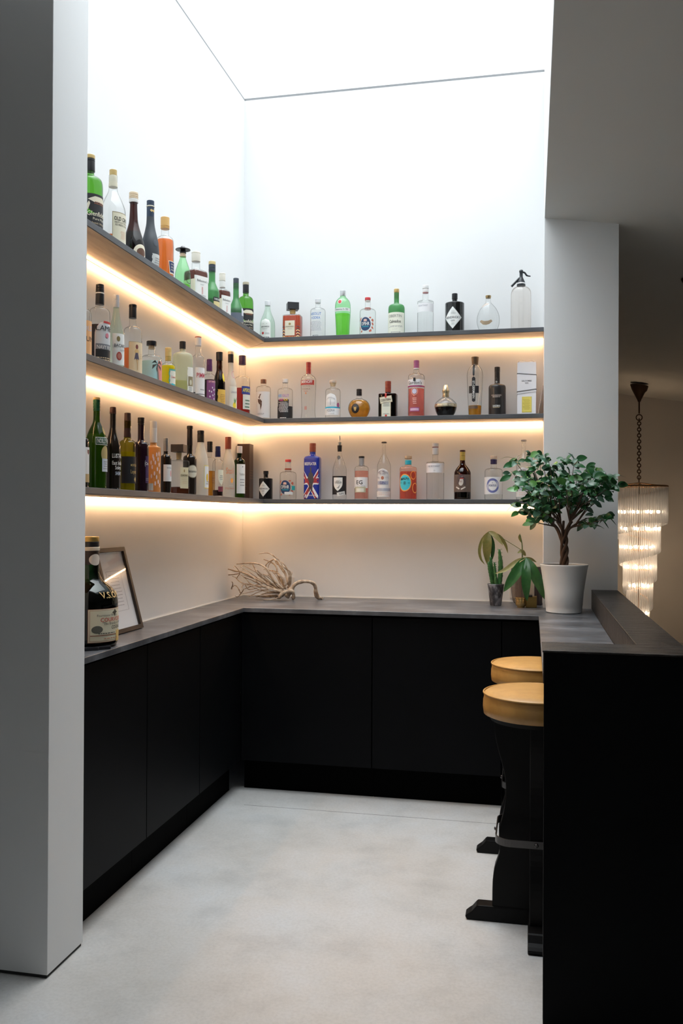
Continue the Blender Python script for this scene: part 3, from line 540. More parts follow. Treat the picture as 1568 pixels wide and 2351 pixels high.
add('gin_bottle', (0.1000, -0.8200, 1.9165, 0.2231, 0.0276), 'small dark sloe gin bottle with purple wax top and purple floral label', ('r', .54, .68, .44, .78), 'clear', [cap(.745, .52, pu, {'ridge': (.5,)}, .50)], [('r', .1, .28, 1.1, .25, (.22, .07, .22)), ('poly', .1, .24, .9, .15, (.75, .7, .75), 'blossom', {'p': [[(x, y), (x + .18, y + .12), (x + .1, y + .3), (x - .1, y + .25)] for x, y in ((-.6, -.6), (-.3, .1), (0, -.4), (.2, .4), (.5, -.2), (-.1, .7), (.6, .5), (-.7, .2), (.3, -.9))]}), ('lines', .1, .05, .9, .015, pk, 'small_print', {'n': 1})], [('SIPSMITH', .1, .50, .045, pk, 1.5, bt)], liq=('darkred', .55), rz=50)
add('liqueur_bottle', (0.1000, -0.6786, 1.9165, 0.2836, 0.0289), 'dark brown bottle with black wax cap, gold label and a white cord', ('l', .45, .75, .5, .9), 'brown', [cap(.85, .58, bk, {'ridge': (.1,)}, .6)], [('w', .25, .17, .9, .16, (.82, .52, .1)), ('lines', .25, .15, .6, .1, (.45, .2, .05), 'small_print', {'n': 7}), ('e', .5, .55, .3, .08, yl, 'neck_badge')], liq=('black', .6), rz=42)
add('liqueur_bottle', (0.1000, -0.5070, 1.9165, 0.3175, 0.0318), 'slender frosted white bottle with black neck and a lemon on its label', ('s', .42, .64, .44, .9), 'frost', [cap(.955, .48, (.75, .6, .4)), cap(.815, .46, bk, {}, nm='neck_foil', z1=.955)], [('r', .3, .22, .85, .2, (.80, .78, .68)), ('e', .35, .11, .35, .055, yl, 'lemon'), ('poly', .4, .19, .4, .06, (.1, .28, .06), 'leaf', {'p': [[(-.2, -1), (.2, .2), (1, 1), (.6, -.2)], [(-.2, -1), (-.5, 0), (-.4, .8), (0, 0)]]}), ('o', .3, .62, .35, .06, (.5, .2, .3), 'crest', {'w': .15})], [('Limoncello', .3, .33, .035, (.3, .3, .4), 1.2)], rz=40)
add('aperitif_bottle', (0.1000, -0.3178, 1.9165, 0.3302, 0.0420), 'bottle of red liquid with blue and yellow label at the middle shelf corner', ('r', .52, .66, .42, .86), 'clear', [cap(.85, .46, (.05, .02, .06), {'ridge': (.3,)})], [('r', .45, .42, .75, .065, (.02, .05, .28)), ('r', .5, .23, .65, .12, (.70, .72, .66), 'label'), ('lines', .5, .2, .4, .08, gn, 'small_print', {'n': 3})], [('APEROL', .4, .42, .06, (.85, .75, .1), 1.15, bb)], liq=('red', .46), rz=32)
# ---- middle shelf, back run
add('spirit_bottle', (0.1555, -0.1080, 1.9165, 0.2319, 0.0408), 'clear bottle with tall white label showing a dark twisting feather-like figure', ('r', .70, .84, .34, .92), 'clear', [cap(.90, .4, (.35, .2, .15), M)], [('r', 0, .37, 1.35, .315, (.80, .80, .80)), ('poly', -.15, .43, .5, .2, (.13, .07, .05), 'creature', {'p': [[(.1, -1), (.45, -.4), (.5, .1), (.0, .35), (-.25, .3), (-.8, .4), (-.75, .05), (-.3, -.25), (.2, -.35)], [(-.25, .3), (0, .75), (.3, 1), (-.15, .95), (-.45, .55)], [(-.6, .45), (-.3, .7), (-.55, .65)]]})], [('SEEDLIP', -.1, .145, .035, (.3, .3, .3), 1.4)])
add('vodka_bottle', (0.2828, -0.1080, 1.9165, 0.2301, 0.0423), 'clear vodka bottle with black sleeve and multicoloured block lettering', ('r', .64, .78, .35, .9), 'clear', [cap(.91, .4, (.72, .72, .72), {'ridge': (.1,)})], [('r', 0, .17, 1.56, .155, bk, 'sleeve'), ('r', -.05, .40, .8, .085, bk, 'sleeve', {'sub': 1}), ('lines', -.05, .30, .7, .13, (.8, .8, .8), 'script', {'n': 9}), ('lines', -.05, .04, .45, .02, wh, 'small_print', {'n': 1})],
    [('ABS', -.5, .575, .065, (.05, .3, .75), .62, bb), ('OLUT', .32, .575, .065, (.35, .12, .62), .85, bb), ('VOD', -.3, .475, .06, (.8, .12, .35), .65, bb), ('KA', .35, .475, .06, (.9, .55, .05), .5, bb)])
add('vodka_bottle', (0.4168, -0.1080, 1.9165, 0.3198, 0.0425), 'tall clear vodka bottle with red cap and red arched banner', ('r', .66, .77, .32, .93), 'clear', [cap(.80, .32, (.40, .035, .035), {'ridge': (.5, .72)})], [('r', -.08, .635, 1.15, .042, (.40, .04, .035), 'banner'), ('e', -.1, .445, .1, .016, (.6, .25, .12), 'crest', {}), ('r', -.14, .19, .16, .03, (.6, .3, .25), 'badge', {'sub': 1})], [('SMIRNOFF', -.1, .645, .05, wh, 1.7, bb), ('Triple Distilled', -.1, .575, .028, (.3, .25, .22), 1.1), ('VODKA', -.1, .52, .03, (.3, .2, .18), 1.1, bt), ('Recipe', -.1, .485, .02, (.45, .1, .1), .7)], raw=[(0, .006), (.9, .002), (1, .015), (.98, .05), (.9, .12), (.9, .2), (1, .55), (1, .66), (1, .7), (.85, .745), (.45, .78), (.32, .8), (.31, .93)])
add('vodka_bottle', (0.5568, -0.1080, 1.9165, 0.2145, 0.0420), 'clear vodka bottle with wooden stopper and arched white label with blue stripe', ('r', .64, .80, .32, .9), 'clear', [cap(.935, .46, (.66, .55, .45), {}, nm='stopper'), cap(.85, .3, tan, {}, .4, 'cork', .935)], [('a', -.1, .39, .82, .26, (.82, .83, .84)), ('r', 0, .285, 1.4, .02, (.05, .42, .62), 'stripe', {'sub': 1}), ('r', 0, .18, 1.35, .085, (.82, .83, .84), 'label'), ('lines', -.1, .37, .6, .06, (.6, .62, .66), 'skyline', {'n': 5}), ('poly', -.1, .44, .08, .09, (.4, .42, .46), 'tower', {'p': [[(-.6, -1), (.6, -1), (.5, .3), (0, 1), (-.5, .3)]]}), ('e', .95, .35, .2, .06, (.4, .1, .25), 'seal'), ('lines', -.1, .13, .6, .01, gy, 'small_print', {'n': 1})], [('LIMEHOUSE', -.1, .54, .035, (.3, .32, .36), 1.15, {'arc': 18}), ('VODKA', -.1, .215, .065, (.2, .22, .26), 1.1)])
add('tequila_bottle', (0.7051, -0.1080, 1.9165, 0.1632, 0.0614), 'round golden bottle of hammered glass with black cap and black medallion', None, 'clear', [cap(.78, .24, bk, {'ridge': (.6,)})], [('e', -.18, .31, .37, .16, bk, 'medallion'), ('e', -.18, .31, .29, .125, (.035, .035, .04), 'medallion_rim'), ('poly', -.18, .31, .16, .08, gd, 'crest', {'p': [[(-.6, .8), (0, .3), (.6, .8), (.8, 0), (.3, -1), (-.3, -1), (-.8, 0)]]})], liq=('gold', .60), raw=[(0, .006), (.45, .002), (.6, .02), (.85, .14), (1, .3), (1, .38), (.9, .52), (.66, .62), (.4, .66), (.24, .69), (.22, .76), (.22, .8)], nseg=28)
add('liqueur_bottle', (0.8661, -0.1080, 1.9165, 0.2018, 0.0496), 'square dark amber liqueur bottle with red-brown cap and slanted nameplate', ('q', .58, .655, .28, .86), 'brown', [cap(.70, .33, (.28, .045, .025), {'ridge': (.3, .5, .7)})], [('r', -.08, .26, .52, .25, (.62, .52, .36)), ('r', -.08, .25, .46, .225, (.72, .73, .62), 'panel', {'sub': 1}), ('r', -.1, .48, .68, .09, (.55, .45, .3), 'banner', {'tilt': .16}), ('r', -.1, .48, .64, .075, (.75, .70, .55), 'banner_panel', {'tilt': .16, 'sub': 1}), ('r', -.12, .6, .1, .07, (.5, .04, .03), 'ribbon', {'sub': 1}), ('lines', -.08, .36, .35, .06, gy, 'small_print', {'n': 4}), ('lines', -.08, .1, .35, .015, gy, 'small_print', {'n': 1}), ('e', -.08, .045, .12, .035, (.5, .04, .03), 'seal')], [('COINTREAU', -.1, .475, .06, (.08, .06, .05), 1.15, {'b': .018, 'tilt': .16})], liq=('black', .6), sq=5, dr=.85)
add('gin_bottle', (1.0212, -0.1080, 1.9165, 0.3108, 0.0450), 'pink gin bottle with mauve cap and cursive white label', ('r', .64, .77, .33, .93), 'clear', [cap(.865, .34, (.42, .12, .28), {'ridge': (.3, .6)}, .33), cap(.845, .36, wh, {}, nm='ring', z1=.865)], [('r', 0, .60, 1.5, .055, (.82, .80, .82)), ('r', 0, .535, 1.5, .013, (.30, .04, .14), 'stripe', {'sub': 1}), ('o', -.1, .445, .4, .065, (.85, .6, .5), 'medallion', {'w': .1}), ('e', -.1, .445, .28, .045, (.6, .6, .75), 'medallion'), ('r', -.1, .13, .6, .035, (.36, .10, .26), 'plate', {'sub': 1}), ('r', -.1, .13, .52, .02, (.62, .4, .55), 'plate', {'sub': 1}), ('lines', -.1, .28, .25, .06, (.8, .6, .55), 'small_print', {'n': 4}), ('r', -.1, .65, .14, .03, bk, 'crest', {'sub': 1})], [("Gordon's", -.1, .595, .055, bk, 1.75, bt)], liq=('pink', .50))
add('liqueur_bottle', (1.1810, -0.1080, 1.9165, 0.1728, 0.0597), 'round dark liqueur flask with a gilt crown stopper and gilt belt', None, 'clear', [cap(.62, .30, (.7, .6, .4), M, .28, 'neck_foil', .75), ('crown', .75, .83, .30, .34, (.75, .65, .42), M), ('crown_orb', .83, 1, .32, .16, (.85, .78, .6), M)], [('r', 0, .345, 1.5, .05, (.62, .55, .38), 'belt', {'m': 1}), ('lines', 0, .345, 1.2, .03, (.85, .8, .65), 'belt_relief', {'n': 2})], liq=('black', .30), raw=[(0, .006), (.55, .002), (.68, .02), (.9, .16), (1, .3), (1, .38), (.93, .45), (.62, .55), (.36, .61), (.27, .64), (.26, .75)])
add('liqueur_bottle', (1.3368, -0.1080, 1.9165, 0.3194, 0.0432), 'tall fluted clear bottle with bronze stopper and vertical black nameplate', ('r', .68, .84, .36, .9), 'clear', [cap(.868, .38, (.16, .11, .07), {'m': .6}, .46, 'stopper')], [('poly', -.1, .44, .5, .2, bk, 'nameplate', {'p': [[(-.42, -.95), (0, -1.05), (.42, -.95), (.42, .95), (0, 1.08), (-.42, .95)], [(-1.3, -.3), (-.42, -.3), (-.42, .3), (-1.3, .3)], [(.42, -.3), (1.3, -.3), (1.3, .3), (.42, .3)]]}), ('r', -.15, .145, .55, .025, (.13, .09, .06), 'plate', {'sub': 1}), ('poly', -.1, .76, .14, .1, bk, 'tab', {'p': [[(-1, 1), (1, 1), (.8, -.8), (0, -1), (-.8, -.8)]]})], [('ST-GERMAIN', -.1, .44, .036, wh, 99, {'b': .012, 'tilt': -PI / 2})], liq=('gold', .18), raw=[(0, .006), (.75, .002), (.8, .02), (.84, .2), (.9, .4), (1, .66), (1, .7), (.9, .78), (.6, .84), (.4, .86), (.36, .9)], nseg=18)
add('port_bottle', (1.4546, -0.1080, 1.9165, 0.2621, 0.0455), 'matt black port bottle with white neck seal and small white lettering', ('r', .52, .65, .29, .93), 'dmatte', [cap(.90, .32, (.02, .015, .012)), cap(.70, .31, (.015, .012, .012), {}, .31, 'neck_foil', .9)], [('s', -.08, .735, .24, .055, (.62, .64, .62), 'seal'), ('o', -.08, .745, .14, .03, gy, 'seal_ring', {'w': .2}), ('lines', -.1, .16, .4, .012, tan, 'small_print', {'n': 1})], [('FOUNDERS', -.05, .405, .028, (.6, .5, .45), 1.2, bt), ('RESERVE', -.05, .375, .028, (.6, .5, .45), 1.1, bt), ('SANDEMAN', -.05, .19, .04, wh, .85, bb)])
# ---- lowest shelf, left run
add('wine_bottle', (0.1000, -2.0867, 1.4718, 0.2893, 0.0318), 'dark bottle with white label showing only a sliver beside the white pier', ('r', .5, .62, .34, .9), 'dark', [cap(.8, .36, bk)], [('r', .2, .32, 1.35, .17, (.78, .76, .74)), ('s', .75, .43, .2, .03, (.2, .08, .06), 'crest', {}), ('r', .2, .12, 1.3, .05, (.55, .38, .18), 'band')], rz=50)
add('vermouth_bottle', (0.1000, -1.9653, 1.4718, 0.3310, 0.0377), 'tall green vermouth bottle with NOILLY on a dark green band', ('s', .50, .74, .30, .92), 'dgreen', [cap(.975, .33, gd), cap(.855, .33, (.01, .10, .04), {'ridge': (.2, .5, .75)}, .33, 'neck_foil', .975)], [('r', .35, .52, .9, .042, wh, 'band'), ('r', .35, .52, .86, .036, (.012, .08, .035), 'band', {'sub': 1}), ('e', .45, .38, .5, .09, (.45, .35, .15), 'medal'), ('e', .5, .64, .25, .05, (.5, .33, .12), 'medal'), ('r', .5, .26, .45, .07, (.55, .6, .68), 'label', {'sub': 1}), ('lines', .5, .26, .35, .05, gy, 'small_print', {'n': 4})], [('NOILLY PRAT', .4, .52, .05, wh, 1.6, bb)], liq=('lime', .6), rz=56)
add('sherry_bottle', (0.1000, -1.8368, 1.4718, 0.3120, 0.0294), 'slim black sherry bottle with white three-line lettering printed on the glass', ('l', .50, .74, .36, .92), 'dark', [cap(.92, .42, (.06, .02, .015), {'ridge': (.12,)}, .38)], [('r', .1, .02, .1, .004, gy, 'mark')], [('LUSTAU', .1, .41, .05, wh, 1.5, bb), ('East India', .1, .325, .045, wh, 1.5, bb), ('Solera', .2, .27, .045, wh, .95, bb), ('SHERRY', .25, .2, .04, (.6, .68, .8), 1.0, bb)], rz=60)
add('sherry_bottle', (0.1000, -1.7135, 1.4718, 0.3041, 0.0322), 'olive-yellow bottle with black foil neck and wide black label', ('r', .52, .66, .40, .9), 'olive', [cap(.885, .40, (.06, .03, .025), {'ridge': (.1,)}, .38), cap(.69, .43, (.05, .02, .018), {}, .38, 'neck_foil', .885)], [('r', 0, .27, 1.35, .17, bk), ('e', .35, .76, .22, .035, (.6, .5, .3), 'badge'), ('poly', .5, .15, .2, .035, gd, 'emblem', {'p': [[(-1, 0), (0, 1), (1, 0), (0, -1)]]})], [('MONTILLA', .3, .33, .03, gd, 1.0, bt), ('Lopez', .25, .25, .05, gd, .9)], liq=('lime', .5), rz=60)
add('liqueur_bottle', (0.1000, -1.5911, 1.4718, 0.2997, 0.0315), 'glossy black bottle with purple ornament, between the olive and the peach bottles', ('r', .56, .68, .40, .9), 'purpleglass', [cap(.93, .43, (.015, .008, .006), {'ridge': (.3, .7)}), cap(.84, .40, (.02, .012, .01), {'ridge': (.9,)}, nm='neck_foil', z1=.93)], [('o', .45, .38, .3, .06, (.6, .6, .62), 'emblem', {'w': .12}), ('r', .55, .30, .3, .18, (.05, .02, .09), 'label', {}), ('lines', .5, .17, .3, .02, gy, 'small_print', {'n': 2})], [('Os', .45, .38, .04, wh, .5)], rz=45)
add('wine_bottle', (0.1000, -1.4709, 1.4718, 0.2973, 0.0307), 'frosted peach-orange bottle covered with white cherry blossom, white neck', ('q', .60, .64, .42, .9), 'forange', [cap(.91, .48, (.72, .70, .68)), cap(.70, .48, (.75, .73, .71), {}, nm='neck_sleeve', z1=.91), cap(.66, .42, (.6, .5, .3), {}, nm='collar', z1=.70)],
    [('poly', .15, .33, 1.0, .25, (.85, .72, .74), 'blossom', {'p': [[(x + .11 * math.cos(k * 1.2566 + x), y + .14 * math.sin(k * 1.2566 + x)) for k in range(5)] for x, y in ((-.4, .7), (.1, .8), (.3, .55), (-.1, .35), (.5, .25), (-.5, .1), (.2, 0), (.6, -.15), (-.2, -.25), (.1, -.45), (-.6, -.4), (.35, -.7), (-.1, -.8), (.6, -.9), (-.3, .55), (-.65, .35), (.45, .85))]}), ('r', -.55, .08, .35, .05, (.7, .68, .62), 'barcode', {})], [('&   &', -.1, .76, .05, gy, .8)], rz=36)
add('wine_bottle', (0.1000, -1.3418, 1.4718, 0.2391, 0.0234), 'small half-size dark wine bottle with silver foil and white label', ('r', .58, .70, .42, .9), 'dark', [cap(.95, .46, (.5, .5, .5), M), cap(.76, .46, (.45, .45, .45), M, nm='neck_foil', z1=.95)], [('r', .35, .37, 1.1, .15, (.78, .78, .77)), ('e', .75, .36, .2, .06, (.7, .35, .35), 'motif'), ('lines', .3, .46, .6, .015, gy, 'small_print', {'n': 1})], rz=42)
add('liqueur_bottle', (0.1000, -1.1967, 1.4718, 0.2226, 0.0369), 'square rippled amaretto bottle with black box stopper on the lowest shelf', ('q', .60, .68, .28, .8), 'clear', [cap(.70, .3, (.5, .4, .22), {}, .34, 'neck_foil', .84), cap(.845, .5, (.03, .022, .02), {'box': (.78, .78), 'rot': -58}, nm='stopper')], [('r', 0, .33, .62, .21, (.72, .64, .42)), ('e', 0, .47, .08, .03, (.35, .22, .08), 'crest'), ('lines', 0, .28, .4, .07, tan, 'small_print', {'n': 4})], [('DISARONNO', 0, .38, .045, (.12, .08, .04), 1.05, bb)], liq=('brown', .15), rz=62, sq=6)
add('balsamic_bottle', (0.1000, -1.0690, 1.4718, 0.3189, 0.0310), 'very tall black bottle with thin neck and an oval cream label', ('r', .46, .58, .40, .93), 'dark', [cap(.955, .45, (.02, .014, .012)), cap(.72, .42, (.015, .01, .01), {}, .40, 'neck_foil', .955)], [('e', .25, .34, 1.0, .095, (.20, .18, .12)), ('e', .25, .34, .92, .085, (.72, .68, .55), 'panel')], [('Balsamico', .25, .345, .04, bk, 1.5)], rz=36)
add('grappa_bottle', (0.1000, -0.9312, 1.4718, 0.3100, 0.0372), 'frosted white bottle with black neck foil and a pear on a white label', ('s', .48, .80, .40, .93), 'frost', [cap(.945, .44, bk, {'ridge': (.2,)}), cap(.82, .44, (.03, .025, .02), {}, nm='neck_foil', z1=.945)], [('r', .55, .29, .55, .175, (.85, .72, .2)), ('r', .55, .29, .49, .163, (.84, .84, .84), 'panel', {'sub': 1}), ('e', .5, .28, .2, .06, (.75, .5, .05), 'pear'), ('lines', .55, .2, .3, .03, gy, 'small_print', {'n': 2})], rz=48)
add('whisky_bottle', (0.0600, -0.7008, 1.4718, 0.2780, 0.0273), 'narrow bottle of amber liquid with black cap behind its neighbours', ('r', .60, .72, .34, .9), 'clear', [cap(.81, .5, bk, {'ridge': (.15, .6)})], [('lines', .4, .3, .4, .06, brw, 'small_print', {'n': 3})], liq=('gold', .47), rz=40)
add('wine_bottle', (0.1300, -0.7759, 1.4718, 0.2473, 0.0257), 'small clear bottle with navy capsule and an eight-sided cream label', ('r', .56, .74, .44, .9), 'clear', [cap(.79, .52, (.012, .012, .06), {'ridge': (.6,)}, .48)], [('s', .45, .38, .7, .15, (.78, .76, .60)), ('r', .4, .15, .6, .05, (.2, .04, .06), 'band'), ('lines', .45, .38, .4, .05, gy, 'small_print', {'n': 3})], liq=('darkred', .13), rz=36)
add('vodka_bottle', (0.1000, -0.5407, 1.4718, 0.3143, 0.0361), 'frosted bottle with copper-red cap and red script lettering', ('s', .50, .76, .40, .9), 'frostlt', [cap(.80, .44, (.25, .06, .035))], [('e', .4, .28, .2, .04, og, 'motif'), ('lines', .2, .2, .4, .02, gy, 'small_print', {'n': 1})], [('Stoli', .1, .44, .1, (.4, .12, .06), 1.1), ('STOLICHNAYA', .1, .15, .03, (.25, .06, .04), 1.4, bt)], rz=30)
add('whisky_bottle', (0.1250, -0.4317, 1.4718, 0.2752, 0.0295), 'green bottle with white cap and tall white label near the inner corner', ('r', .62, .76, .42, .9), 'dgreen', [cap(.865, .5, (.74, .66, .62), {'ridge': (.1,)})], [('r', .3, .37, 1.0, .28, (.80, .82, .82)), ('lines', .35, .3, .5, .08, gy, 'small_print', {'n': 3}), ('lines', .4, .6, .1, .02, bk, 'crest', {'n': 1})], [('Yocheton', .35, .46, .05, (.25, .25, .25), 1.1)], liq=('lime', .45), rz=30)
# ---- lowest shelf, back run
add('gin_bottle', (0.1726, -0.1080, 1.4718, 0.1603, 0.0383), 'small black gin bottle with pale diamond label on the lowest shelf', ('q', .66, .74, .32, .92), 'black', [cap(.88, .38, bk, {'ridge': (.2,)})], **HEN)
add('gin_bottle', (0.3016, -0.1080, 1.4718, 0.2242, 0.0464), 'round-shouldered clear gin bottle with red cap and turquoise tag on the lowest shelf', ('r', .56, .70, .32, .92), 'clear', [cap(.935, .36, (.62, .07, .07)), cap(.90, .31, wh, {}, nm='collar', z1=.935), cap(.735, .42, (.45, .1, .06), {'ridge': (.3, .7)}, nm='neck_cord', z1=.775)], labels=OPI['labels'] + [('r', .95, .28, .25, .055, (.04, .42, .42), 'tag', {'sub': 1}), ('w', .35, .15, .5, .035, (.75, .75, .74), 'label', {})], texts=OPI['texts'])
add('gin_bottle', (0.4431, -0.1080, 1.4718, 0.3127, 0.0444), 'blue gin bottle wrapped in a red and white union flag with a grey guard figure', ('b', .70, .80, .36, .9), 'blue', [cap(.845, .4, (.30, .07, .04), {'ridge': (.15, .3, .6)}), cap(.80, .37, (.02, .05, .35), {}, nm='neck_foil', z1=.845)],
    [('poly', -.05, .33, 1, .33, (.78, .78, .80), 'flag_white', {'p': [[(-.98, .6), (-.98, .25), (.55, -1), (.95, -1), (.95, -.8)], [(-.98, -.8), (-.98, -1), (-.55, -1), (.95, .3), (.95, .65)], [(-.98, .2), (-.98, -.2), (.98, -.2), (.98, .2)]]}), ('poly', -.05, .33, 1, .33, (.35, .03, .04), 'flag_red', {'p': [[(-.98, .5), (-.98, .32), (.65, -1), (.85, -1)], [(-.98, -.85), (-.75, -1), (.95, .38), (.95, .55)], [(-.98, .12), (-.98, -.12), (.98, -.12), (.98, .12)]]}), ('poly', -.05, .35, .42, .22, (.06, .055, .06), 'figure', {'p': [[(-.25, .75), (-.2, 1), (.15, 1), (.2, .75), (.2, .6), (.7, .45), (.95, -.1), (.6, -.35), (.5, -.9), (.1, -1), (-.1, -.3), (-.3, -1), (-.6, -.9), (-.5, -.2), (-.95, .1), (-.6, .5), (-.2, .6)]]})], [('BEEFEATER', -.08, .63, .05, wh, 1.5, bb), ('LONDON DRY GIN', -.08, .07, .022, wh, 1.3, bt)], sq=7, dr=.75)
add('gin_bottle', (0.5968, -0.1080, 1.4718, 0.3530, 0.0390), 'clear gin bottle with black label and a steel ball stopper standing above it', ('l', .44, .70, .24, .78), 'clear', [cap(.75, .30, bk, {}, .34, 'stopper_sleeve', .85), cap(.85, .20, (.6, .6, .6), M, .26, 'stopper_collar', .90), cap(.90, .05, (.6, .6, .6), M, .05, 'stopper_stem', .95), cap(.935, .16, (.55, .55, .57), M, .10, 'stopper_ball', 1)],
    [('r', 0, .22, 1.4, .145, bk), ('s', -.05, .235, .68, .105, (.78, .78, .76), 'shield'), ('poly', 0, .2, .25, .03, gy, 'hare', {'p': [[(-1, -.8), (0, -.3), (1, 1), (.8, -.2), (.3, -1), (-.4, -.8)]]}), ('r', .45, .09, .6, .028, (.75, .76, .74), 'strip', {'tilt': .22}), ('e', -.05, .655, .24, .032, (.1, .1, .1), 'neck_badge')], [('EAST', 0, .285, .02, bk, .5), ('LONDON', 0, .26, .028, bk, .95, {'arc': -8}), ('GIN', .45, .09, .03, (.1, .1, .1), .7, {'tilt': .22, 'b': .01})])
add('gin_bottle', (0.7205, -0.1080, 1.4718, 0.2382, 0.0388), 'pale pink gin bottle with black cap, grey neck and white EG label', ('r', .62, .78, .38, .93), 'clear', [cap(.955, .41, bk), cap(.77, .39, (.33, .34, .36), {'ridge': (.8,)}, nm='neck_foil', z1=.955)], [('r', -.05, .385, 1.3, .125, (.82, .82, .84)), ('r', -.05, .225, .85, .065, (.50, .50, .36), 'label_strip'), ('r', -.05, .215, .55, .04, (.78, .76, .66), 'panel', {'sub': 1}), ('lines', 0, .31, .7, .01, gy, 'small_print', {'n': 1})], [('EG', -.12, .39, .09, bk, 1.1, bb)], liq=('lpink', .66))
POR = dict(labels=[('a', -.05, .335, 1.0, .20, (.72, .70, .70)), ('e', -.05, .37, .22, .03, (.45, .16, .1), 'motif'), ('r', -.05, .285, .85, .03, (.4, .42, .52), 'banner', {'sub': 1}), ('r', 0, .17, 1.3, .022, (.42, .44, .52), 'stripe', {}), ('r', 0, .09, 1.25, .045, (.75, .72, .70), 'label_strip'), ('lines', 0, .095, .9, .03, (.75, .55, .48), 'small_print', {'n': 2})],
           texts=[('PORTOBELLO', -.05, .485, .032, (.25, .18, .22), 1.5, {'b': .012, 'arc': 14}), ('ROAD', -.05, .445, .03, (.3, .25, .28), .8, bt), ('No', -.65, .375, .03, gy, .4), ('171', .6, .375, .03, gy, .45), ('GIN', -.05, .285, .045, (.12, .12, .28), .8, bb)])
add('gin_bottle', (0.8453, -0.1080, 1.4718, 0.3158, 0.0377), 'clear gin bottle with long slim neck, black cap and grey arched label', ('l', .56, .78, .25, .97), 'clear', [cap(.975, .38, (.05, .045, .045))], **POR)
add('gin_bottle', (0.9789, -0.1080, 1.4718, 0.2372, 0.0469), 'orange gin bottle with wooden stopper and a turquoise sun label', ('r', .66, .76, .36, .84), 'pinkf', [cap(.935, .42, (.50, .36, .24), {}, .40, 'stopper'), cap(.925, .33, (.55, .4, .28), {}, nm='cork', z1=.935), cap(.80, .38, (.03, .45, .6), {}, nm='neck_label', z1=.90)], [('e', -.28, .38, .80, .20, og, 'sun_rim'), ('e', -.28, .38, .70, .175, (.06, .55, .66), 'sun'), ('o', -.28, .37, .16, .04, bk, 'eye', {'w': .25}), ('e', -.28, .37, .07, .018, bk, 'eye'), ('o', .75, .55, .36, .1, og, 'orange_ring', {'w': .2}), ('o', 1.0, .26, .4, .12, og, 'orange_ring', {'w': .2})], [('MALFY', -.28, .475, .055, bk, 1.0, {'b': .015, 'arc': 10}), ('GQ', -.75, .375, .025, bk, .25), ('GIN', .2, .375, .025, bk, .25)], liq=('dorange', .64))
add('gin_bottle', (1.1263, -0.1080, 1.4718, 0.3041, 0.0478), 'tall clear dimpled gin bottle with grey cap and white band, on the lowest shelf', ('q', .62, .665, .30, .93), 'clear', [cap(.935, .39, (.58, .55, .54)), cap(.925, .37, (.28, .05, .06), {}, nm='ring', z1=.935), cap(.80, .37, (.62, .61, .62), {}, nm='neck_label', z1=.92)], [('r', 0, .555, 1.5, .082, (.80, .79, .82))], [('THE BOTANIST', -.12, .585, .032, (.25, .24, .28), 1.5, bt), ('22', 0, .51, .02, gy, .2)], nseg=24)
add('vermouth_bottle', (1.2726, -0.1080, 1.4718, 0.2657, 0.0447), 'dark brown bottle with gold neck, its label showing a woman in red cap', ('s', .52, .72, .30, .93), 'brown', [cap(.963, .33, (.05, .01, .012)), cap(.79, .32, (.45, .32, .07), {'ridge': (.55,)}, nm='neck_foil', z1=.963)], [('r', -.05, .325, 1.45, .175, (.15, .105, .085)), ('e', -.12, .36, .3, .085, (.68, .62, .56), 'face'), ('poly', -.14, .46, .38, .05, (.42, .04, .04), 'cap_motif', {'p': [[(-1, -1), (1, -1), (.8, .2), (.3, 1), (-.4, .9), (-.9, .1)]]}), ('poly', -.12, .37, .55, .12, (.10, .07, .07), 'hair_motif', {'p': [[(-1, -.5), (-.6, -.7), (-.55, .6), (-.3, 1), (.3, 1), (.55, .7), (.95, .5), (.6, 1.1), (-.6, 1.1), (-.95, .5)], [(.55, .7), (.95, .5), (1.1, -.6), (.6, -.7)]]}), ('o', -.12, .23, .18, .035, (.1, .06, .05), 'rose', {'w': .4}), ('r', .15, .225, .3, .014, (.68, .62, .56), 'ribbon', {'tilt': .5}), ('r', -.5, .23, .25, .014, (.68, .62, .56), 'ribbon', {'tilt': -.5}), ('lines', -.15, .36, .18, .02, (.2, .1, .1), 'features', {'n': 2})], liq=('black', .5))
add('gin_bottle', (1.4378, -0.1080, 1.4718, 0.2328, 0.0476), 'round-shouldered clear gin bottle with wooden stopper, navy neck seal and blue wreath label', ('r', .58, .72, .30, .88), 'clear', [cap(.935, .38, (.6, .46, .36), {}, nm='stopper'), cap(.81, .36, (.02, .015, .07), {'ridge': (.5,)}, .37, 'neck_seal', .92)], [('r', -.05, .315, 1.4, .195, (.80, .80, .82)), ('o', -.08, .315, .72, .165, (.16, .18, .42), 'wreath', {'w': .3}), ('lines', -.08, .44, .25, .02, (.2, .22, .45), 'leaves', {'n': 3})], [('PORTUS', -.08, .315, .05, (.1, .1, .25), .8, bt), ('+', -.08, .385, .04, (.1, .1, .25), .3), ])
add('gin_bottle', (1.5947, -0.1080, 1.4718, 0.3167, 0.0392), 'clear slim-necked gin bottle half hidden behind the potted ficus leaves', ('l', .56, .78, .25, .97), 'clear', [cap(.975, .38, (.3, .28, .27))], **POR)
_G['lgreenc'] = dict(tint=(.84, .93, .86), edge=(.45, .62, .5))
# lettering is prepared once, then every bottle is built
prebuild_text({(q[0], (q[6] if len(q) > 6 else {}).get('b', 0.0)) for a, k in T for q in (a[7] if len(a) > 7 else k.get('texts', ()))} | {(s, b) for s, b in (('COURVOISIER', .01), ('V.S.O.P', .01), ('"The Brandy of Napoleon"', 0.0), ('COGNAC', .02), ('Fournisseur Breveté', 0.0), ('SALCOMBE', .01), ('GIN', .01), ('START', .01), ('DISARONNO', .01), ('VAV', .01), ('S', .01))})
for a, k in T:
    bot(*a, **k)
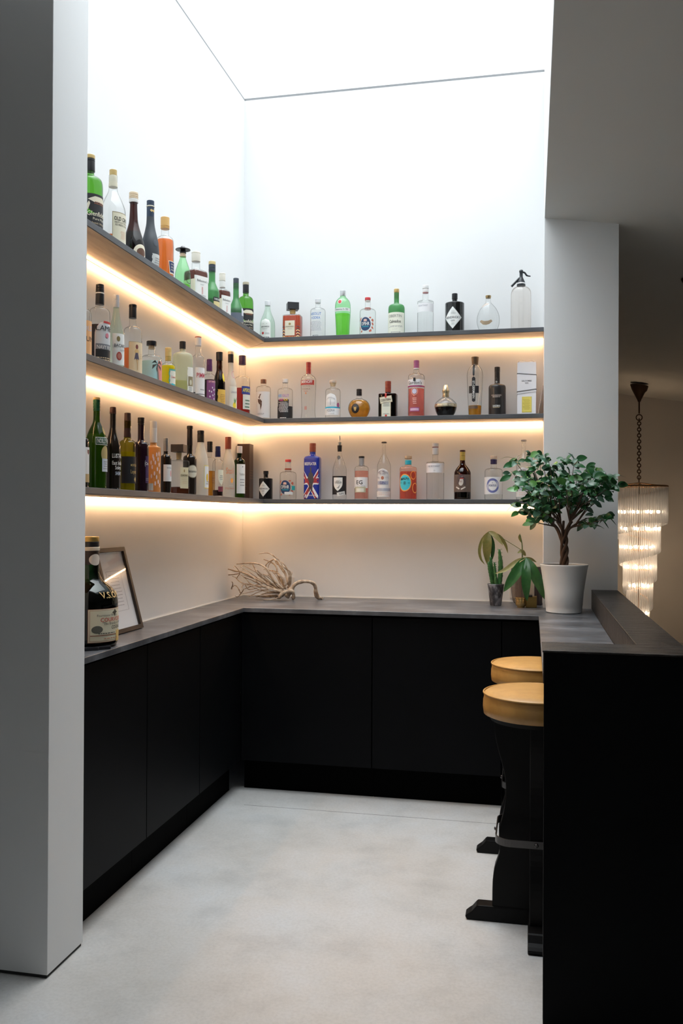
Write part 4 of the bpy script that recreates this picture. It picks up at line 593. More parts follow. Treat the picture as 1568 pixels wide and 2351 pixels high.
# ------------------------------------------------------------------ glassware and boxes that are not plain bottles
def flat(cx, cy, cz=0):
    return lambda u, v, off: Vector((cx + u, cy - off, cz + v))
def write(parent, s, mapf, v, h, maxw, col, b=0.0, u=0, off=.0006, name='lettering', tilt=0):
    bm = bmesh.new(); text_bm(bm, s, u, v, h, maxw, mapf, off, b, tilt)
    bmesh.ops.recalc_face_normals(bm, faces=bm.faces[:])
    me = bpy.data.meshes.new(name); bm.to_mesh(me); bm.free()
    return link(name, me, mat('ink_%02x%02x%02x' % tuple(int(255 * c) for c in col), col, .5), parent)
# soda siphon
sx, sy, sz, SH, SR = 1.5778, -0.1080, 2.3635, 0.3274, 0.0543
si = thing('soda_siphon', 'old clear glass soda siphon with black lever head, right end of topmost shelf', 'siphon', (sx, sy, sz + .0004), 0, G_ROW[2.4])
bm = bmesh.new(); pr = chaikin([(0, .006), (.9, .002), (.98, .01), (1, .05), (1, .56), (.97, .64), (.78, .70), (.42, .725), (.3, .74)])
n = 48; rings = []
for r, z in pr:
    rings.append([bm.verts.new((r * SR * (1 - .035 * (abs(math.cos(6 * 2 * PI * i / n)) if r > .8 else 0)) * math.cos(2 * PI * i / n), r * SR * (1 - .035 * (abs(math.cos(6 * 2 * PI * i / n)) if r > .8 else 0)) * math.sin(2 * PI * i / n), z * SH)) for i in range(n)])
for a, b in zip(rings, rings[1:]):
    for i in range(n): bm.faces.new((a[i], a[(i + 1) % n], b[(i + 1) % n], b[i]))
bm.faces.new(rings[0][::-1]); fin('glass_body', bm, glass('glass_siphon', (.97, .95, .93), (.55, .45, .38)), si, smooth=True, angle=.9)
HB = mat('siphon_black', (.02, .024, .03), .3)
bm = bmesh.new(); lathe(bm, [(.41 * SR, .735 * SH), (.43 * SR, .75 * SH), (.40 * SR, .765 * SH), (.38 * SR, .80 * SH), (.22 * SR, .86 * SH), (.155 * SR, .885 * SH), (.16 * SR, .95 * SH), (.20 * SR, .97 * SH), (.19 * SR, .99 * SH), (.12 * SR, SH)], 28)
fin('valve_head', bm, HB, si, smooth=True, angle=.8)
bm = bmesh.new(); lathe(bm, [(.425 * SR, .765 * SH), (.43 * SR, .77 * SH), (.41 * SR, .785 * SH)], 28); fin('collar_ring', bm, mat('ring_white', (.75, .75, .75), .3, .5), si, smooth=True)
bm = bmesh.new(); tube(bm, [(-.15 * SR, 0, .87 * SH), (-.5 * SR, 0, .81 * SH), (-.93 * SR, 0, .738 * SH)], .11 * SR, 12); fin('spout', bm, HB, si, smooth=True, angle=.8)
bm = bmesh.new(); tube(bm, spline([(.12 * SR, 0, .965 * SH), (.35 * SR, 0, .95 * SH), (.55 * SR, 0, .905 * SH), (.9 * SR, 0, .89 * SH)], 4), [.09 * SR] * 9 + [.07 * SR] * 3 + [.05 * SR], 8); fin('lever', bm, HB, si, smooth=True, angle=.8)
# dark boxed bottle in the inner corner
bx = thing('bottle_box', 'tall dark brown carton standing in the inner corner of the lowest shelf', 'box', (.0395, -.0745, 1.4718 + .0004), 0, None)
BH = .315
BOX('carton', (-.036, -.036, 0), (.036, .036, BH), mat('carton_brown', (.035, .014, .008), .3), bx, .0015)
bm = bmesh.new()
for z in (.12, .135, .15, .165): box(bm, (.0362, -.03, z), (.0366, .03, z + .0015))
for a, b in (((.0362, -.028, .05), (.0366, -.026, .075)), ((.0362, .0, .05), (.0366, .002, .075))): box(bm, a, b)
box(bm, (-.005, -.0366, .05), (.02, -.0362, .051)); box(bm, (-.005, -.0366, .074), (.02, -.0362, .075))
fin('gold_print', bm, mat('print_gold', (.30, .2, .1), .4, .6), bx)
# white gift carton
gx0, gz = 1.5607, 1.9165
gb = thing('gift_carton', 'tall white gift carton with ribbon handle and a yellow label on the middle shelf', 'box', (1.6088, -.108, gz + .0004), 0, None)
gw = .0482; gh = .276
WH = mat('carton_white', (.80, .80, .84), .5)
BOX('carton', (-gw, -.045, 0), (gw, .045, gh), WH, gb, .001)
bm = bmesh.new(); vs = prism(bm, [(-gw - .001, -.0465), (gw + .001, -.0465), (gw + .001, .046), (-gw - .001, .046)], .130, .210)
for v in vs:
    if v.co.z > .17: v.co.z += -.0045 * (v.co.x / gw)
    else: v.co.z += .006 * (v.co.x / gw)
wr = fin('wrap_band', bm, WH, gb)
for z, s in ((.212, -.0045), (.126, .006), (.116, .006)):
    bm = bmesh.new(); vs = box(bm, (-gw - .002, -.0475, z), (gw + .002, .047, z + .0032))
    for v in vs: v.co.z += s * (v.co.x / gw)
    fin('elastic_cord', bm, mat('cord_dark', (.12, .12, .13), .6) if z > .12 else WH, gb)
write(wr, 'SALCOMBE', flat(0, -.0467), .178, .0072, .078, (.12, .12, .14), .01)
write(wr, 'GIN', flat(0, -.0467), .166, .0072, .026, (.12, .12, .14), .01)
yb = BOX('label', (-.024, -.0456, .012), (.026, -.0451, .095), mat('label_yellow', (.82, .70, .16), .5), gb)
bm = bmesh.new()
for k in range(9): box(bm, (-.012 - .004 * (k % 3), -.046, .028 + .0065 * k), (.014 + .003 * (k % 2), -.0457, .0298 + .0065 * k))
for a, b in (((-.022, -.046, .014), (.024, -.0457, .0148)), ((-.022, -.046, .0922), (.024, -.0457, .093)), ((-.022, -.046, .014), (-.0212, -.0457, .093)), ((.0232, -.046, .014), (.024, -.0457, .093))): box(bm, a, b)
fin('small_print', bm, mat('print_olive', (.5, .42, .08), .5), yb)
bm = bmesh.new(); P = spline([(-gw + .001, 0, gh - .004), (-gw + .002, 0, gh + .006), (-.03, 0, gh + .018), (0, 0, gh + .011), (.02, 0, gh + .013), (.035, 0, gh + .009), (.042, 0, gh - .003)], 4)
for (a, b) in zip(P, P[1:]):
    q = [bm.verts.new((p.x, y, p.z + o)) for p, y, o in ((a, -.006, 0), (b, -.006, 0), (b, .006, .0), (a, .006, 0))]; bm.faces.new(q)
    q = [bm.verts.new((p.x, y, p.z + o)) for p, y, o in ((a, -.006, .0012), (b, -.006, .0012), (b, .006, .0012), (a, .006, .0012))]; bm.faces.new(q)
bmesh.ops.remove_doubles(bm, verts=bm.verts[:], dist=1e-5)
me = bpy.data.meshes.new('ribbon'); bm.to_mesh(me); bm.free(); link('ribbon_handle', me, mat('ribbon_cream', (.82, .78, .72), .6), gb)
# card leaning at the shelf end
bm = bmesh.new(); vs = box(bm, (0, -.07, 0), (.003, .07, .150))
for v in vs: v.co.x += .026 * (v.co.z / .15)
ca = fin('leaning_card', bm, mat('card_taupe', (.55, .42, .36), .5)); ca.location = (1.6655, -.092, gz + .0004)
tag(ca, 'thin taupe card leaning against the wall at the right end of the middle shelf', 'card')
# ------------------------------------------------------------------ big cognac bottle, frame and tongs on the left worktop
for q in (('COURVOISIER', .01),): pass
bot('cognac_bottle', (.1165, -2.043, ZW, .383, .0985), 'oversized dark cognac bottle with gold cap and cream label, on the worktop beside the pier', None, 'cognac', [cap(.955, .335, (.55, .38, .12), {'m': .7}), cap(.905, .335, bk, {}, .335, 'cap_sleeve', .955), cap(.872, .36, (.7, .62, .5), {}, .36, 'neck_ring', .905), cap(.745, .345, (.02, .012, .01), {}, .34, 'neck_foil', .872)],
    [('r', 0, .205, 1.06, .15, (.45, .2, .12)), ('r', 0, .205, 1.045, .146, (.70, .66, .50), 'panel', {'sub': 1}), ('r', 0, .205, 1.0, .138, (.45, .2, .12), 'frame_line', {'sub': 1}), ('r', 0, .205, .985, .135, (.70, .66, .50), 'panel', {'sub': 1}), ('e', -.12, .79, .24, .052, (.62, .56, .5), 'neck_seal', {'lift': .0014}), ('e', -.74, .172, .2, .034, (.12, .12, .1), 'medal'), ('poly', .02, .315, .16, .035, (.08, .07, .05), 'crest', {'p': [[(-1, 0), (-.3, .5), (0, 1), (.3, .5), (1, 0), (.4, -.2), (0, -1), (-.4, -.2)]]}), ('r', 0, .118, .98, .004, (.25, .1, .06), 'rule', {'sub': 1}), ('r', .35, .1, .25, .05, (.60, .42, .14), 'figure', {'sub': 1}), ('lines', -.35, .135, .35, .008, bk, 'small_print', {'n': 1}), ('lines', -.2, .088, .4, .01, (.5, .25, .15), 'small_print', {'n': 1})],
    [('COURVOISIER', .0, .256, .036, (.50, .05, .03), 1.55, {'b': .01}), ('"The Brandy of Napoleon"', .1, .222, .024, bk, 1.3), ('Fournisseur Breveté', -.3, .297, .02, bk, .95), ('COGNAC', .12, .183, .03, bk, .6, {'b': .02}), ('V.S.O.P', -.1, .475, .055, gd, 1.1, {'b': .01})],
    liq=('black', .57), rz=86, group='none', raw=[(0, .008), (.85, .002), (.97, .01), (1, .05), (1, .34), (1, .42), (.93, .49), (.72, .55), (.45, .60), (.36, .66), (.34, .72), (.33, .92)], nseg=56)
for o in bpy.data.objects:
    if o.get('group') == 'none': del o['group']
fr = thing('picture_frame', 'dark brown picture frame with a white mounted note, leaning on the left wall', 'picture frame', (.0935, -1.666, ZW + .0035), 0)
FW, FH, FT, FB = .126, .338, .018, .0165
FM = noisy('dark_wood_frame', [(.3, (.018, .011, .008)), (.7, (.028, .018, .013))], 20, .5, (1, 1, 6))
tiltm = Matrix.Rotation(math.radians(-14.9), 4, 'Y')
def fbox(name, a, b, m, par=fr, bev=0):
    bm = bmesh.new(); box(bm, a, b); bmesh.ops.transform(bm, matrix=tiltm, verts=bm.verts[:]); return fin(name, bm, m, par, bevel=bev)
bm = bmesh.new()
for a, b in (((-FT, -FW, 0), (0, FW, FB)), ((-FT, -FW, FH - FB), (0, FW, FH)), ((-FT, -FW, FB), (0, -FW + FB, FH - FB)), ((-FT, FW - FB, FB), (0, FW, FH - FB))): box(bm, a, b)
bmesh.ops.transform(bm, matrix=tiltm, verts=bm.verts[:]); fin('moulding', bm, FM, fr)
fbox('backing', (-FT, -FW + FB, FB), (-FT + .003, FW - FB, FH - FB), mat('frame_back', (.03, .03, .03), .8))
mt = fbox('mount', (-FT + .003, -FW + FB, FB), (-FT + .005, FW - FB, FH - FB), mat('mount_white', (.88, .88, .90), .7))
bm = bmesh.new(); w = .062; z0, z1 = .085, .245
for a, b in (((0, -w, z0), (0, w, z0 + .0012)), ((0, -w, z1), (0, w, z1 + .0012)), ((0, -w, z0), (0, -w + .0012, z1)), ((0, w - .0012, z0), (0, w, z1))): box(bm, (-FT + .005, a[1], a[2]), (-FT + .0055, b[1], b[2]))
rr = random.Random(3)
for k in range(10):
    y = -.045 + .006 * (k % 3 == 2); z = .228 - k * .0135
    while y < .042 * rr.uniform(.5, 1):
        l = rr.uniform(.004, .012); box(bm, (-FT + .005, y, z), (-FT + .0055, y + l, z + .0026)); y += l + .003
bmesh.ops.transform(bm, matrix=tiltm, verts=bm.verts[:]); tag(fin('handwriting', bm, mat('ink_faint', (.42, .40, .43), .7), mt), 'faint handwritten lines inside a ruled border')
fbox('glazing', (-.006, -FW + FB, FB), (-.005, FW - FB, FH - FB), glass('frame_glass', (.99, .99, .99), (.93, .94, .94)))
tg = thing('serving_tongs', 'pair of slim black flat-handled utensils lying on the worktop in front of the cognac bottle', 'utensil', (.17, -2.12, ZW))
for k, (p, q) in enumerate((((.2215, -2.100), (.118, -2.215)), ((.196, -2.136), (.09, -2.19)))):
    bm = bmesh.new(); p = Vector((*p, 0)) - Vector((.17, -2.12, 0)); q = Vector((*q, 0)) - Vector((.17, -2.12, 0)); d = (q - p).normalized(); s = Vector((-d.y, d.x, 0)) * .0065
    pts = [p + s * math.cos(a) - d * .0065 * math.sin(a) for a in [PI * j / 8 for j in range(9)]]
    pts = [p + s, q + s, q - s, p - s] if 0 else pts + [q - s, q + s]
    prism(bm, [(v.x, v.y) for v in pts], .0004 if k == 0 else .0004, .011); fin('arm', bm, mat('utensil_black', (.015, .016, .02), .3), tg, bevel=.0015)
# ------------------------------------------------------------------ driftwood
DW = noisy('weathered_driftwood', [(.3, (.20, .135, .085)), (.52, (.42, .32, .23)), (.75, (.62, .53, .42))], 42, .8, (1, 1, 1), 7, .5, .003, 60)
dw = thing('driftwood', 'pale driftwood with a fan of thin roots and one arching limb on the worktop', 'driftwood', (.36, -.28, ZW))
def DWp(pts): return [Vector(p) - Vector((.36, -.28, ZW)) for p in pts]
bm = bmesh.new()
P = spline(DWp([(0.3419, -0.2700, 0.9403), (0.3661, -0.2700, 0.9762), (0.3878, -0.2700, 1.0096), (0.4167, -0.2600, 1.0236), (0.4530, -0.2500, 1.0259), (0.4796, -0.2300, 1.0156), (0.4870, -0.2100, 0.9930), (0.4871, -0.2000, 0.9661), (0.4897, -0.1800, 0.9407), (0.5046, -0.1700, 0.9282), (0.5145, -0.1600, 0.9216)]), 5)
N = len(P); rad = [(.013 - .0035 * math.sin(PI * min(1, i / N * 1.2))) * (1 + .10 * math.sin(i * .55) + .05 * math.sin(i * 1.3 + 1)) * (1 if i < N - 8 else max(.25, (N - i) / 8)) for i in range(N)]
P = [Vector((p.x, p.y, max(p.z, q * 1.02 + .0005))) for p, q in zip(P, rad)]; tube(bm, P, rad, 10)
P = spline(DWp([(0.5168, -0.1700, 0.9357), (0.5242, -0.1700, 0.9216)]), 2); P = [Vector((p.x, p.y, max(p.z, .004))) for p in P]; tube(bm, P, [.003, .002, .001][:len(P)], 6)
P = spline(DWp([(0.3065, -0.3000, 0.9351), (0.3258, -0.3000, 0.9613), (0.3521, -0.2900, 0.9728), (0.3761, -0.2800, 0.9725), (0.3808, -0.2700, 0.9483), (0.3734, -0.2600, 0.9237)]), 4); P = [Vector((p.x, p.y, max(p.z, .0125))) for p in P]; tube(bm, P, [.006] + [.010 + .0012 * math.sin(i * .8) for i in range(len(P) - 3)] + [.008, .004], 9)
P = spline(DWp([(0.3633, -0.2600, 0.9848), (0.3288, -0.2500, 0.9596), (0.2892, -0.2400, 0.9341), (0.2666, -0.2300, 0.9208)]), 4); P = [Vector((p.x, p.y, max(p.z, .0125))) for p in P]; tube(bm, P, [.012, .012, .011, .011, .01, .009, .009, .008, .008, .007, .006, .005, .004][:len(P)], 9)
fin('arching_limb', bm, DW, dw, smooth=True)
bm = bmesh.new()
BR = [[(0.3521, -0.2550, 1.0007), (0.3547, -0.2480, 1.0593), (0.3404, -0.2410, 1.0847), (0.3110, -0.2330, 1.1051), (0.2841, -0.2260, 1.1401), (0.2447, -0.2190, 1.1631), (0.2101, -0.2120, 1.1743), (0.1629, -0.2050, 1.1710)],
 [(0.3452, -0.2480, 1.0118), (0.3241, -0.2350, 1.0627), (0.2953, -0.2210, 1.0923), (0.2690, -0.2080, 1.1270), (0.2452, -0.1950, 1.1405), (0.2036, -0.1810, 1.1151), (0.1947, -0.1680, 1.0877), (0.2133, -0.1540, 1.0702)],
 [(0.3287, -0.2500, 0.9880), (0.2852, -0.2280, 1.0449), (0.2633, -0.2050, 1.0981), (0.2264, -0.1820, 1.1227), (0.1791, -0.1590, 1.1378)],
 [(0.3246, -0.2790, 0.9854), (0.2702, -0.2780, 1.0361), (0.2303, -0.2770, 1.0920), (0.1755, -0.2760, 1.1195), (0.1156, -0.2750, 1.1185), (0.0579, -0.2740, 1.1151)],
 [(0.3142, -0.2420, 0.9752), (0.2266, -0.2390, 1.0207), (0.1679, -0.2350, 1.0599), (0.1338, -0.2310, 1.1165), (0.1203, -0.2280, 1.1162)],
 [(0.3025, -0.2440, 0.9751), (0.2245, -0.2730, 1.0349), (0.1719, -0.3030, 1.0783), (0.1147, -0.3320, 1.1096), (0.1125, -0.3620, 1.1041)],
 [(0.3073, -0.2610, 0.9718), (0.2279, -0.2840, 1.0121), (0.1607, -0.3060, 1.0642), (0.1085, -0.3280, 1.0952)],
 [(0.3139, -0.2580, 0.9694), (0.1943, -0.2550, 1.0212), (0.0934, -0.2520, 1.0644), (0.0421, -0.2490, 1.0752), (-0.0015, -0.2470, 1.0840)],
 [(0.3198, -0.2790, 0.9665), (0.2200, -0.2980, 1.0011), (0.1594, -0.3170, 1.0342), (0.1213, -0.3360, 1.0465)],
 [(0.2974, -0.2690, 0.9699), (0.1655, -0.2420, 0.9958), (0.0688, -0.2150, 1.0086), (0.0215, -0.1880, 1.0349), (-0.0340, -0.1610, 1.0467)],
 [(0.0044, -0.2490, 1.0530), (0.0721, -0.3000, 1.0622), (0.1135, -0.3500, 1.0801)],
 [(0.3037, -0.2480, 0.9588), (0.2035, -0.2840, 0.9785), (0.1534, -0.3200, 0.9661), (0.0987, -0.3550, 0.9561)],
 [(0.2934, -0.2550, 0.9497), (0.2107, -0.3070, 0.9522), (0.1487, -0.3580, 0.9482)],
 [(0.3129, -0.2800, 0.9476), (0.2355, -0.2260, 0.9411), (0.1540, -0.1720, 0.9177)],
 [(0.2984, -0.2720, 0.9371), (0.2638, -0.3040, 0.9250), (0.2297, -0.3360, 0.9155)],
 [(0.3089, -0.2410, 0.9869), (0.2624, -0.2180, 1.0557), (0.2205, -0.1950, 1.0824), (0.1783, -0.1720, 1.0828)],
 [(0.3337, -0.2680, 1.0013), (0.2854, -0.2290, 1.0521), (0.2488, -0.1890, 1.0729), (0.2070, -0.1500, 1.0747)],
 [(0.1954, -0.2580, 0.9857), (0.1293, -0.2460, 1.0073), (0.0998, -0.2330, 1.0345), (0.0655, -0.2210, 1.0523)],
 [(0.1005, -0.2720, 0.9800), (0.0676, -0.2330, 0.9475), (0.0369, -0.1940, 0.9192), (0.0109, -0.1550, 0.9054)],
 [(0.0740, -0.2520, 0.9540), (0.0447, -0.2180, 0.9842), (0.0149, -0.1830, 0.9907), (-0.0124, -0.1480, 0.9679)],
 [(0.0208, -0.2440, 0.9761), (0.0381, -0.2800, 1.0079), (0.0476, -0.3150, 1.0225)],
 [(0.1731, -0.2660, 0.9859), (0.1299, -0.2860, 0.9794), (0.1168, -0.3070, 1.0115), (0.1091, -0.3280, 0.9964), (0.1137, -0.3490, 0.9770)],
 [(0.2987, -0.2740, 0.9845), (0.2224, -0.3070, 1.0559), (0.1962, -0.3410, 1.0857), (0.2017, -0.3740, 1.0831)],
 [(0.3337, -0.2680, 0.9848), (0.3234, -0.2580, 1.0239), (0.2936, -0.2490, 1.0630), (0.2586, -0.2390, 1.0665)],
 [(0.3250, -0.2800, 0.9761), (0.2469, -0.2650, 0.9921), (0.1877, -0.2500, 1.0326), (0.1330, -0.2350, 1.0449), (0.0983, -0.2210, 1.0577)],
 [(0.2966, -0.2660, 0.9602), (0.2275, -0.2820, 0.9694), (0.1705, -0.2970, 0.9882), (0.1337, -0.3130, 1.0052)],
 [(0.3450, -0.2470, 0.9881), (0.3593, -0.2550, 1.0244), (0.3610, -0.2620, 1.0721), (0.3460, -0.2700, 1.0888)],
 [(0.3456, -0.2670, 1.0085), (0.3554, -0.2680, 1.0559), (0.3358, -0.2690, 1.1075), (0.3091, -0.2700, 1.1307)],
 [(0.3047, -0.2520, 0.9781), (0.2427, -0.2930, 1.0483), (0.2185, -0.3340, 1.0623), (0.2023, -0.3760, 1.0901)],
 [(0.0472, -0.2410, 1.0341), (0.0807, -0.2890, 1.0688), (0.0696, -0.3370, 1.1068), (0.0783, -0.3840, 1.1025)],
 [(0.3166, -0.2500, 0.9593), (0.2119, -0.2140, 0.9539), (0.1460, -0.1790, 0.9253)],
 [(0.3125, -0.2790, 0.9710), (0.2571, -0.2580, 1.0084), (0.1984, -0.2360, 1.0127), (0.1444, -0.2150, 0.9957), (0.0794, -0.1930, 0.9734)],
 [(0.3256, -0.2650, 0.9867), (0.2795, -0.2590, 1.0160), (0.2378, -0.2520, 1.0527), (0.2009, -0.2450, 1.0611)],
 [(0.2021, -0.2800, 1.0112), (0.1610, -0.3290, 1.0022), (0.1232, -0.3780, 1.0168)],
 [(0.2985, -0.2730, 0.9702), (0.2322, -0.2320, 0.9797), (0.1550, -0.1920, 0.9556), (0.0914, -0.1510, 0.9216)]]
for k, b in enumerate(BR + [q for q in BR if q[0][0] > .31][:26]):
    dup = k >= len(BR); sh = Vector((0, 0, 0))
    jit = [Vector((R.uniform(-1, 1), R.uniform(-1.2, 1.2), R.uniform(-1, 1))) * (.016 if dup else .002) * (q / max(1, len(b) - 1)) ** .6 for q in range(len(b))]
    b = [(p[0] + v.x, p[1] + v.y, max(p[2] + v.z, ZW + .0085)) for p, v in zip(b, jit)]
    if dup: b = b[:max(3, int(len(b) * R.uniform(.6, 1)))]
    P = spline(DWp(b), 4); n = len(P); small = b[0][0] < .31; r0 = R.uniform(.0048, .0070) * (.55 if small else (.7 if dup else 1))
    P = [p + Vector((R.uniform(-1, 1), R.uniform(-1, 1), R.uniform(-.6, 1))) * .001 for p in P]
    tube(bm, P, [max(.0011, r0 * (1 - .6 * i / n) * (1 + .10 * math.sin(i * 1.1 + k))) for i in range(n)], 7)
fin('thin_roots', bm, DW, dw, smooth=True)
# wall plates
for nm, a, b, lab in (('socket_plate', (.2195, -.009, .945), (.313, -.0005, 1.031), 'white socket plate low on the back wall behind the driftwood'), ('socket_plate', (1.521, -.009, .9405), (1.60, -.0005, 1.004), 'white socket plate on the back wall behind the glass vase')):
    tag(BOX(nm, a, b, mat('plate_white', (.74, .70, .65), .4), None, .002), lab, 'socket', 'socket plates on the back wall')
# ------------------------------------------------------------------ plants
def leaf(bm, pts, w, fold=.25, seg=10, mi=0, tipw=.0, up=None, ripple=0):
    P = spline(pts, max(3, seg // (len(pts) - 1))); n = len(P) - 1; prev = None
    rows = []
    for i, p in enumerate(P):
        t = (P[min(i + 1, n)] - P[max(i - 1, 0)]).normalized()
        s = t.cross(up or Vector((0, 0, 1)))
        if s.length < .05: s = t.cross(Vector((0, 1, 0)))
        s.normalize(); nn = s.cross(t).normalized(); f = i / n
        ww = w * (math.sin(PI * min(1, f ** .8)) ** .75) if 0 < f < 1 else .0004
        rz_ = ripple * math.sin(i * 2.4)
        rows.append([bm.verts.new(p + s * ww * a + nn * (abs(a) * ww * fold + rz_ * abs(a))) for a in (-1, -.5, 0, .5, 1)])
    for a, b in zip(rows, rows[1:]):
        for k in range(4): bm.faces.new((a[k], a[k + 1], b[k + 1], b[k])).material_index = mi
def leafmat(name, c1, c2, rough=.35):
    m = noisy(name, [(.3, c1), (.7, c2)], 45, rough)
    b = m.node_tree.nodes['Principled BSDF']; b.inputs['Subsurface Weight'].default_value = 0
    return m
LG = [leafmat('ficus_leaf', (.012, .072, .020), (.024, .12, .036), .32), leafmat('ficus_leaf_young', (.05, .17, .03), (.08, .24, .05), .35), leafmat('ficus_leaf_dull', (.05, .12, .075), (.08, .17, .11), .4)]
BARK = noisy('ficus_bark', [(.3, (.07, .04, .025)), (.7, (.16, .10, .07))], 40, .8, (1, 1, .3), 6, .5, .003, 80)
fp = thing('potted_ficus', 'small bushy ficus tree with plaited trunk in a white pot on the right worktop', 'potted plant', (1.791, -.485, ZW))
O = Vector((1.791, -.485, ZW))
WP = mat('white_pot', (.86, .855, .84), .35)
bm = bmesh.new(); lathe(bm, [(.080, .0008), (.0845, .004), (.0865, .035), (.0875, .037), (.092, .10), (.1115, .222), (.1135, .226), (.1135, .231), (.111, .233), (.107, .230), (.1055, .19), (.101, .17)], 72, cap=False)
bm.faces.new([v for v in bm.verts if abs(v.co.z - .0008) < 1e-6]); fin('pot', bm, WP, fp, smooth=True, angle=.6)
bm = bmesh.new(); lathe(bm, [(.0, .205), (.06, .208), (.1045, .2)], 40, cap=False); fin('soil', bm, noisy('potting_soil', [(.3, (.015, .01, .008)), (.7, (.05, .035, .025))], 90, .9, bmp=.8, bdist=.006), fp, smooth=True)
bm = bmesh.new()
def strand(ph, r0, top):
    pts = []; h0 = .205; h1 = .365
    for i in range(15):
        f = i / 14; a = ph + f * 4.6; rr_ = .013 * (1 + .3 * math.sin(f * 7 + ph))
        pts.append(Vector((math.cos(a) * rr_ - .004 * f, math.sin(a) * rr_, h0 + f * (h1 - h0))))
    pts.append(Vector(top)); return pts
for j in range(4):
    a = j * PI / 2 + .4; P = strand(a, .009, (.04 * math.cos(a * 1.3), .04 * math.sin(a * 1.3), .44)); tube(bm, P, [.011] + [.0092 - .0002 * i for i in range(14)] + [.006], 9)
CL = [(1.5624, -0.5200, 1.6438), (1.6241, -0.4000, 1.6722), (1.6863, -0.5000, 1.6652), (1.7195, -0.6000, 1.6213), (1.7812, -0.4200, 1.6524), (1.8334, -0.5500, 1.6399), (1.8933, -0.4500, 1.6116), (1.9394, -0.5200, 1.5827), (1.9897, -0.4400, 1.5651), (2.0197, -0.5600, 1.5394), (1.5534, -0.5800, 1.5819), (1.6037, -0.4600, 1.5659), (1.6450, -0.6200, 1.5960), (1.7245, -0.6600, 1.5569), (1.8138, -0.6400, 1.5777), (1.8739, -0.6200, 1.5376), (1.9479, -0.4000, 1.5243), (1.9850, -0.6000, 1.5136), (1.5951, -0.6400, 1.5131), (1.6650, -0.6800, 1.5057), (1.7377, -0.5200, 1.5041), (1.7921, -0.7000, 1.5149), (1.8665, -0.3800, 1.4821), (1.9133, -0.6200, 1.4665), (1.9712, -0.5000, 1.4752), (1.6251, -0.5000, 1.4582), (1.6855, -0.6400, 1.4455), (1.7511, -0.4000, 1.4602), (1.8158, -0.6000, 1.4566), (1.8887, -0.5400, 1.4267), (1.5865, -0.5600, 1.4194), (1.6148, -0.4600, 1.3777), (1.6519, -0.6200, 1.3615), (1.7017, -0.5000, 1.3866), (1.6754, -0.6600, 1.4106), (1.7246, -0.5800, 1.4114), (1.8912, -0.5000, 1.3624), (1.9415, -0.4400, 1.3793), (1.9769, -0.5600, 1.3672), (1.9071, -0.6000, 1.3465), (1.7791, -0.5000, 1.4899), (1.7085, -0.4400, 1.4808), (1.8410, -0.4800, 1.5114), (1.6599, -0.5000, 1.5428), (1.9008, -0.5000, 1.5003), (1.7802, -0.4600, 1.5651), (1.7476, -0.5200, 1.6046), (1.6558, -0.5600, 1.4780), (1.8472, -0.5600, 1.5606), (1.8054, -0.6000, 1.6104), (1.6756, -0.5600, 1.6280), (1.9522, -0.6200, 1.5414), (1.9057, -0.5800, 1.5759), (1.6312, -0.6000, 1.5226), (1.7114, -0.6200, 1.5341), (1.7587, -0.6400, 1.5332), (1.8768, -0.6400, 1.5065), (1.6969, -0.5400, 1.4158), (1.6396, -0.6000, 1.4192), (1.9409, -0.5600, 1.4944)]
root = Vector((-.005, 0, .395)); CT = [Vector(c) - O for c in CL]
mains = []
for k in range(9):
    a = 2 * PI * k / 9 + .3; e = Vector((.11 * math.cos(a), .075 * math.sin(a), .455 + .035 * math.sin(k * 2.1)))
    P = spline([root + Vector((.008 * math.cos(a), .008 * math.sin(a), -.05)), root + Vector((.035 * math.cos(a), .03 * math.sin(a), .012)), e], 5); mains.append(P)
    tube(bm, P, [.0062 - .0003 * i for i in range(len(P))], 7)
for c in CT:
    P = min(mains, key=lambda P: (P[-1] - c).length + (P[6] - c).length); st = P[7]
    m1 = st.lerp(c, .55) + Vector((R.uniform(-1, 1), R.uniform(-1, 1), R.uniform(-.5, .8))) * .014
    tube(bm, spline([st, m1, c], 4), [.0034, .0032, .003, .0027, .0024, .0021, .0018, .0015, .0013], 6)
fin('trunk', bm, BARK, fp, smooth=True)
bm = bmesh.new()
CEN = Vector((-.02, 0, .47))
FILL = [c.lerp(CEN, R.uniform(.12, .62)) + Vector((0, R.uniform(-.05, .05), R.uniform(-.02, .03))) for c in CT] + [c.lerp(CT[(i * 7 + 3) % len(CT)], R.uniform(.1, .35)) for i, c in enumerate(CT)]
for ci, c in enumerate(CT + FILL[:34]):
    n = R.randint(6, 8) if ci < len(CT) else R.randint(4, 6); out = Vector((c.x, c.y, 0)); out = out.normalized() if out.length > .01 else Vector((1, 0, 0))
    for k in range(n):
        a = 2 * PI * k / n + R.uniform(-.4, .4); el = R.uniform(-.7, .9)
        d = Vector((math.cos(a) * math.cos(el), math.sin(a) * math.cos(el), math.sin(el))) + out * .35; d.normalize()
        L = R.uniform(.034, .058); b0 = c + d * .006 + Vector((R.uniform(-1, 1), R.uniform(-1, 1), R.uniform(-1, 1))) * .017
        mi = 1 if (R.random() < .10 and c.z > .3) else (2 if R.random() < .28 else 0)
        upv = Vector((R.uniform(-.6, .6), R.uniform(-1.6, .2), R.uniform(.1, 1))).normalized()
        leaf(bm, [b0, b0 + d * L * .5 + Vector((0, 0, .002)), b0 + d * L + Vector((0, 0, -.005))], L * R.uniform(.25, .31), .14, 8, mi, up=upv)
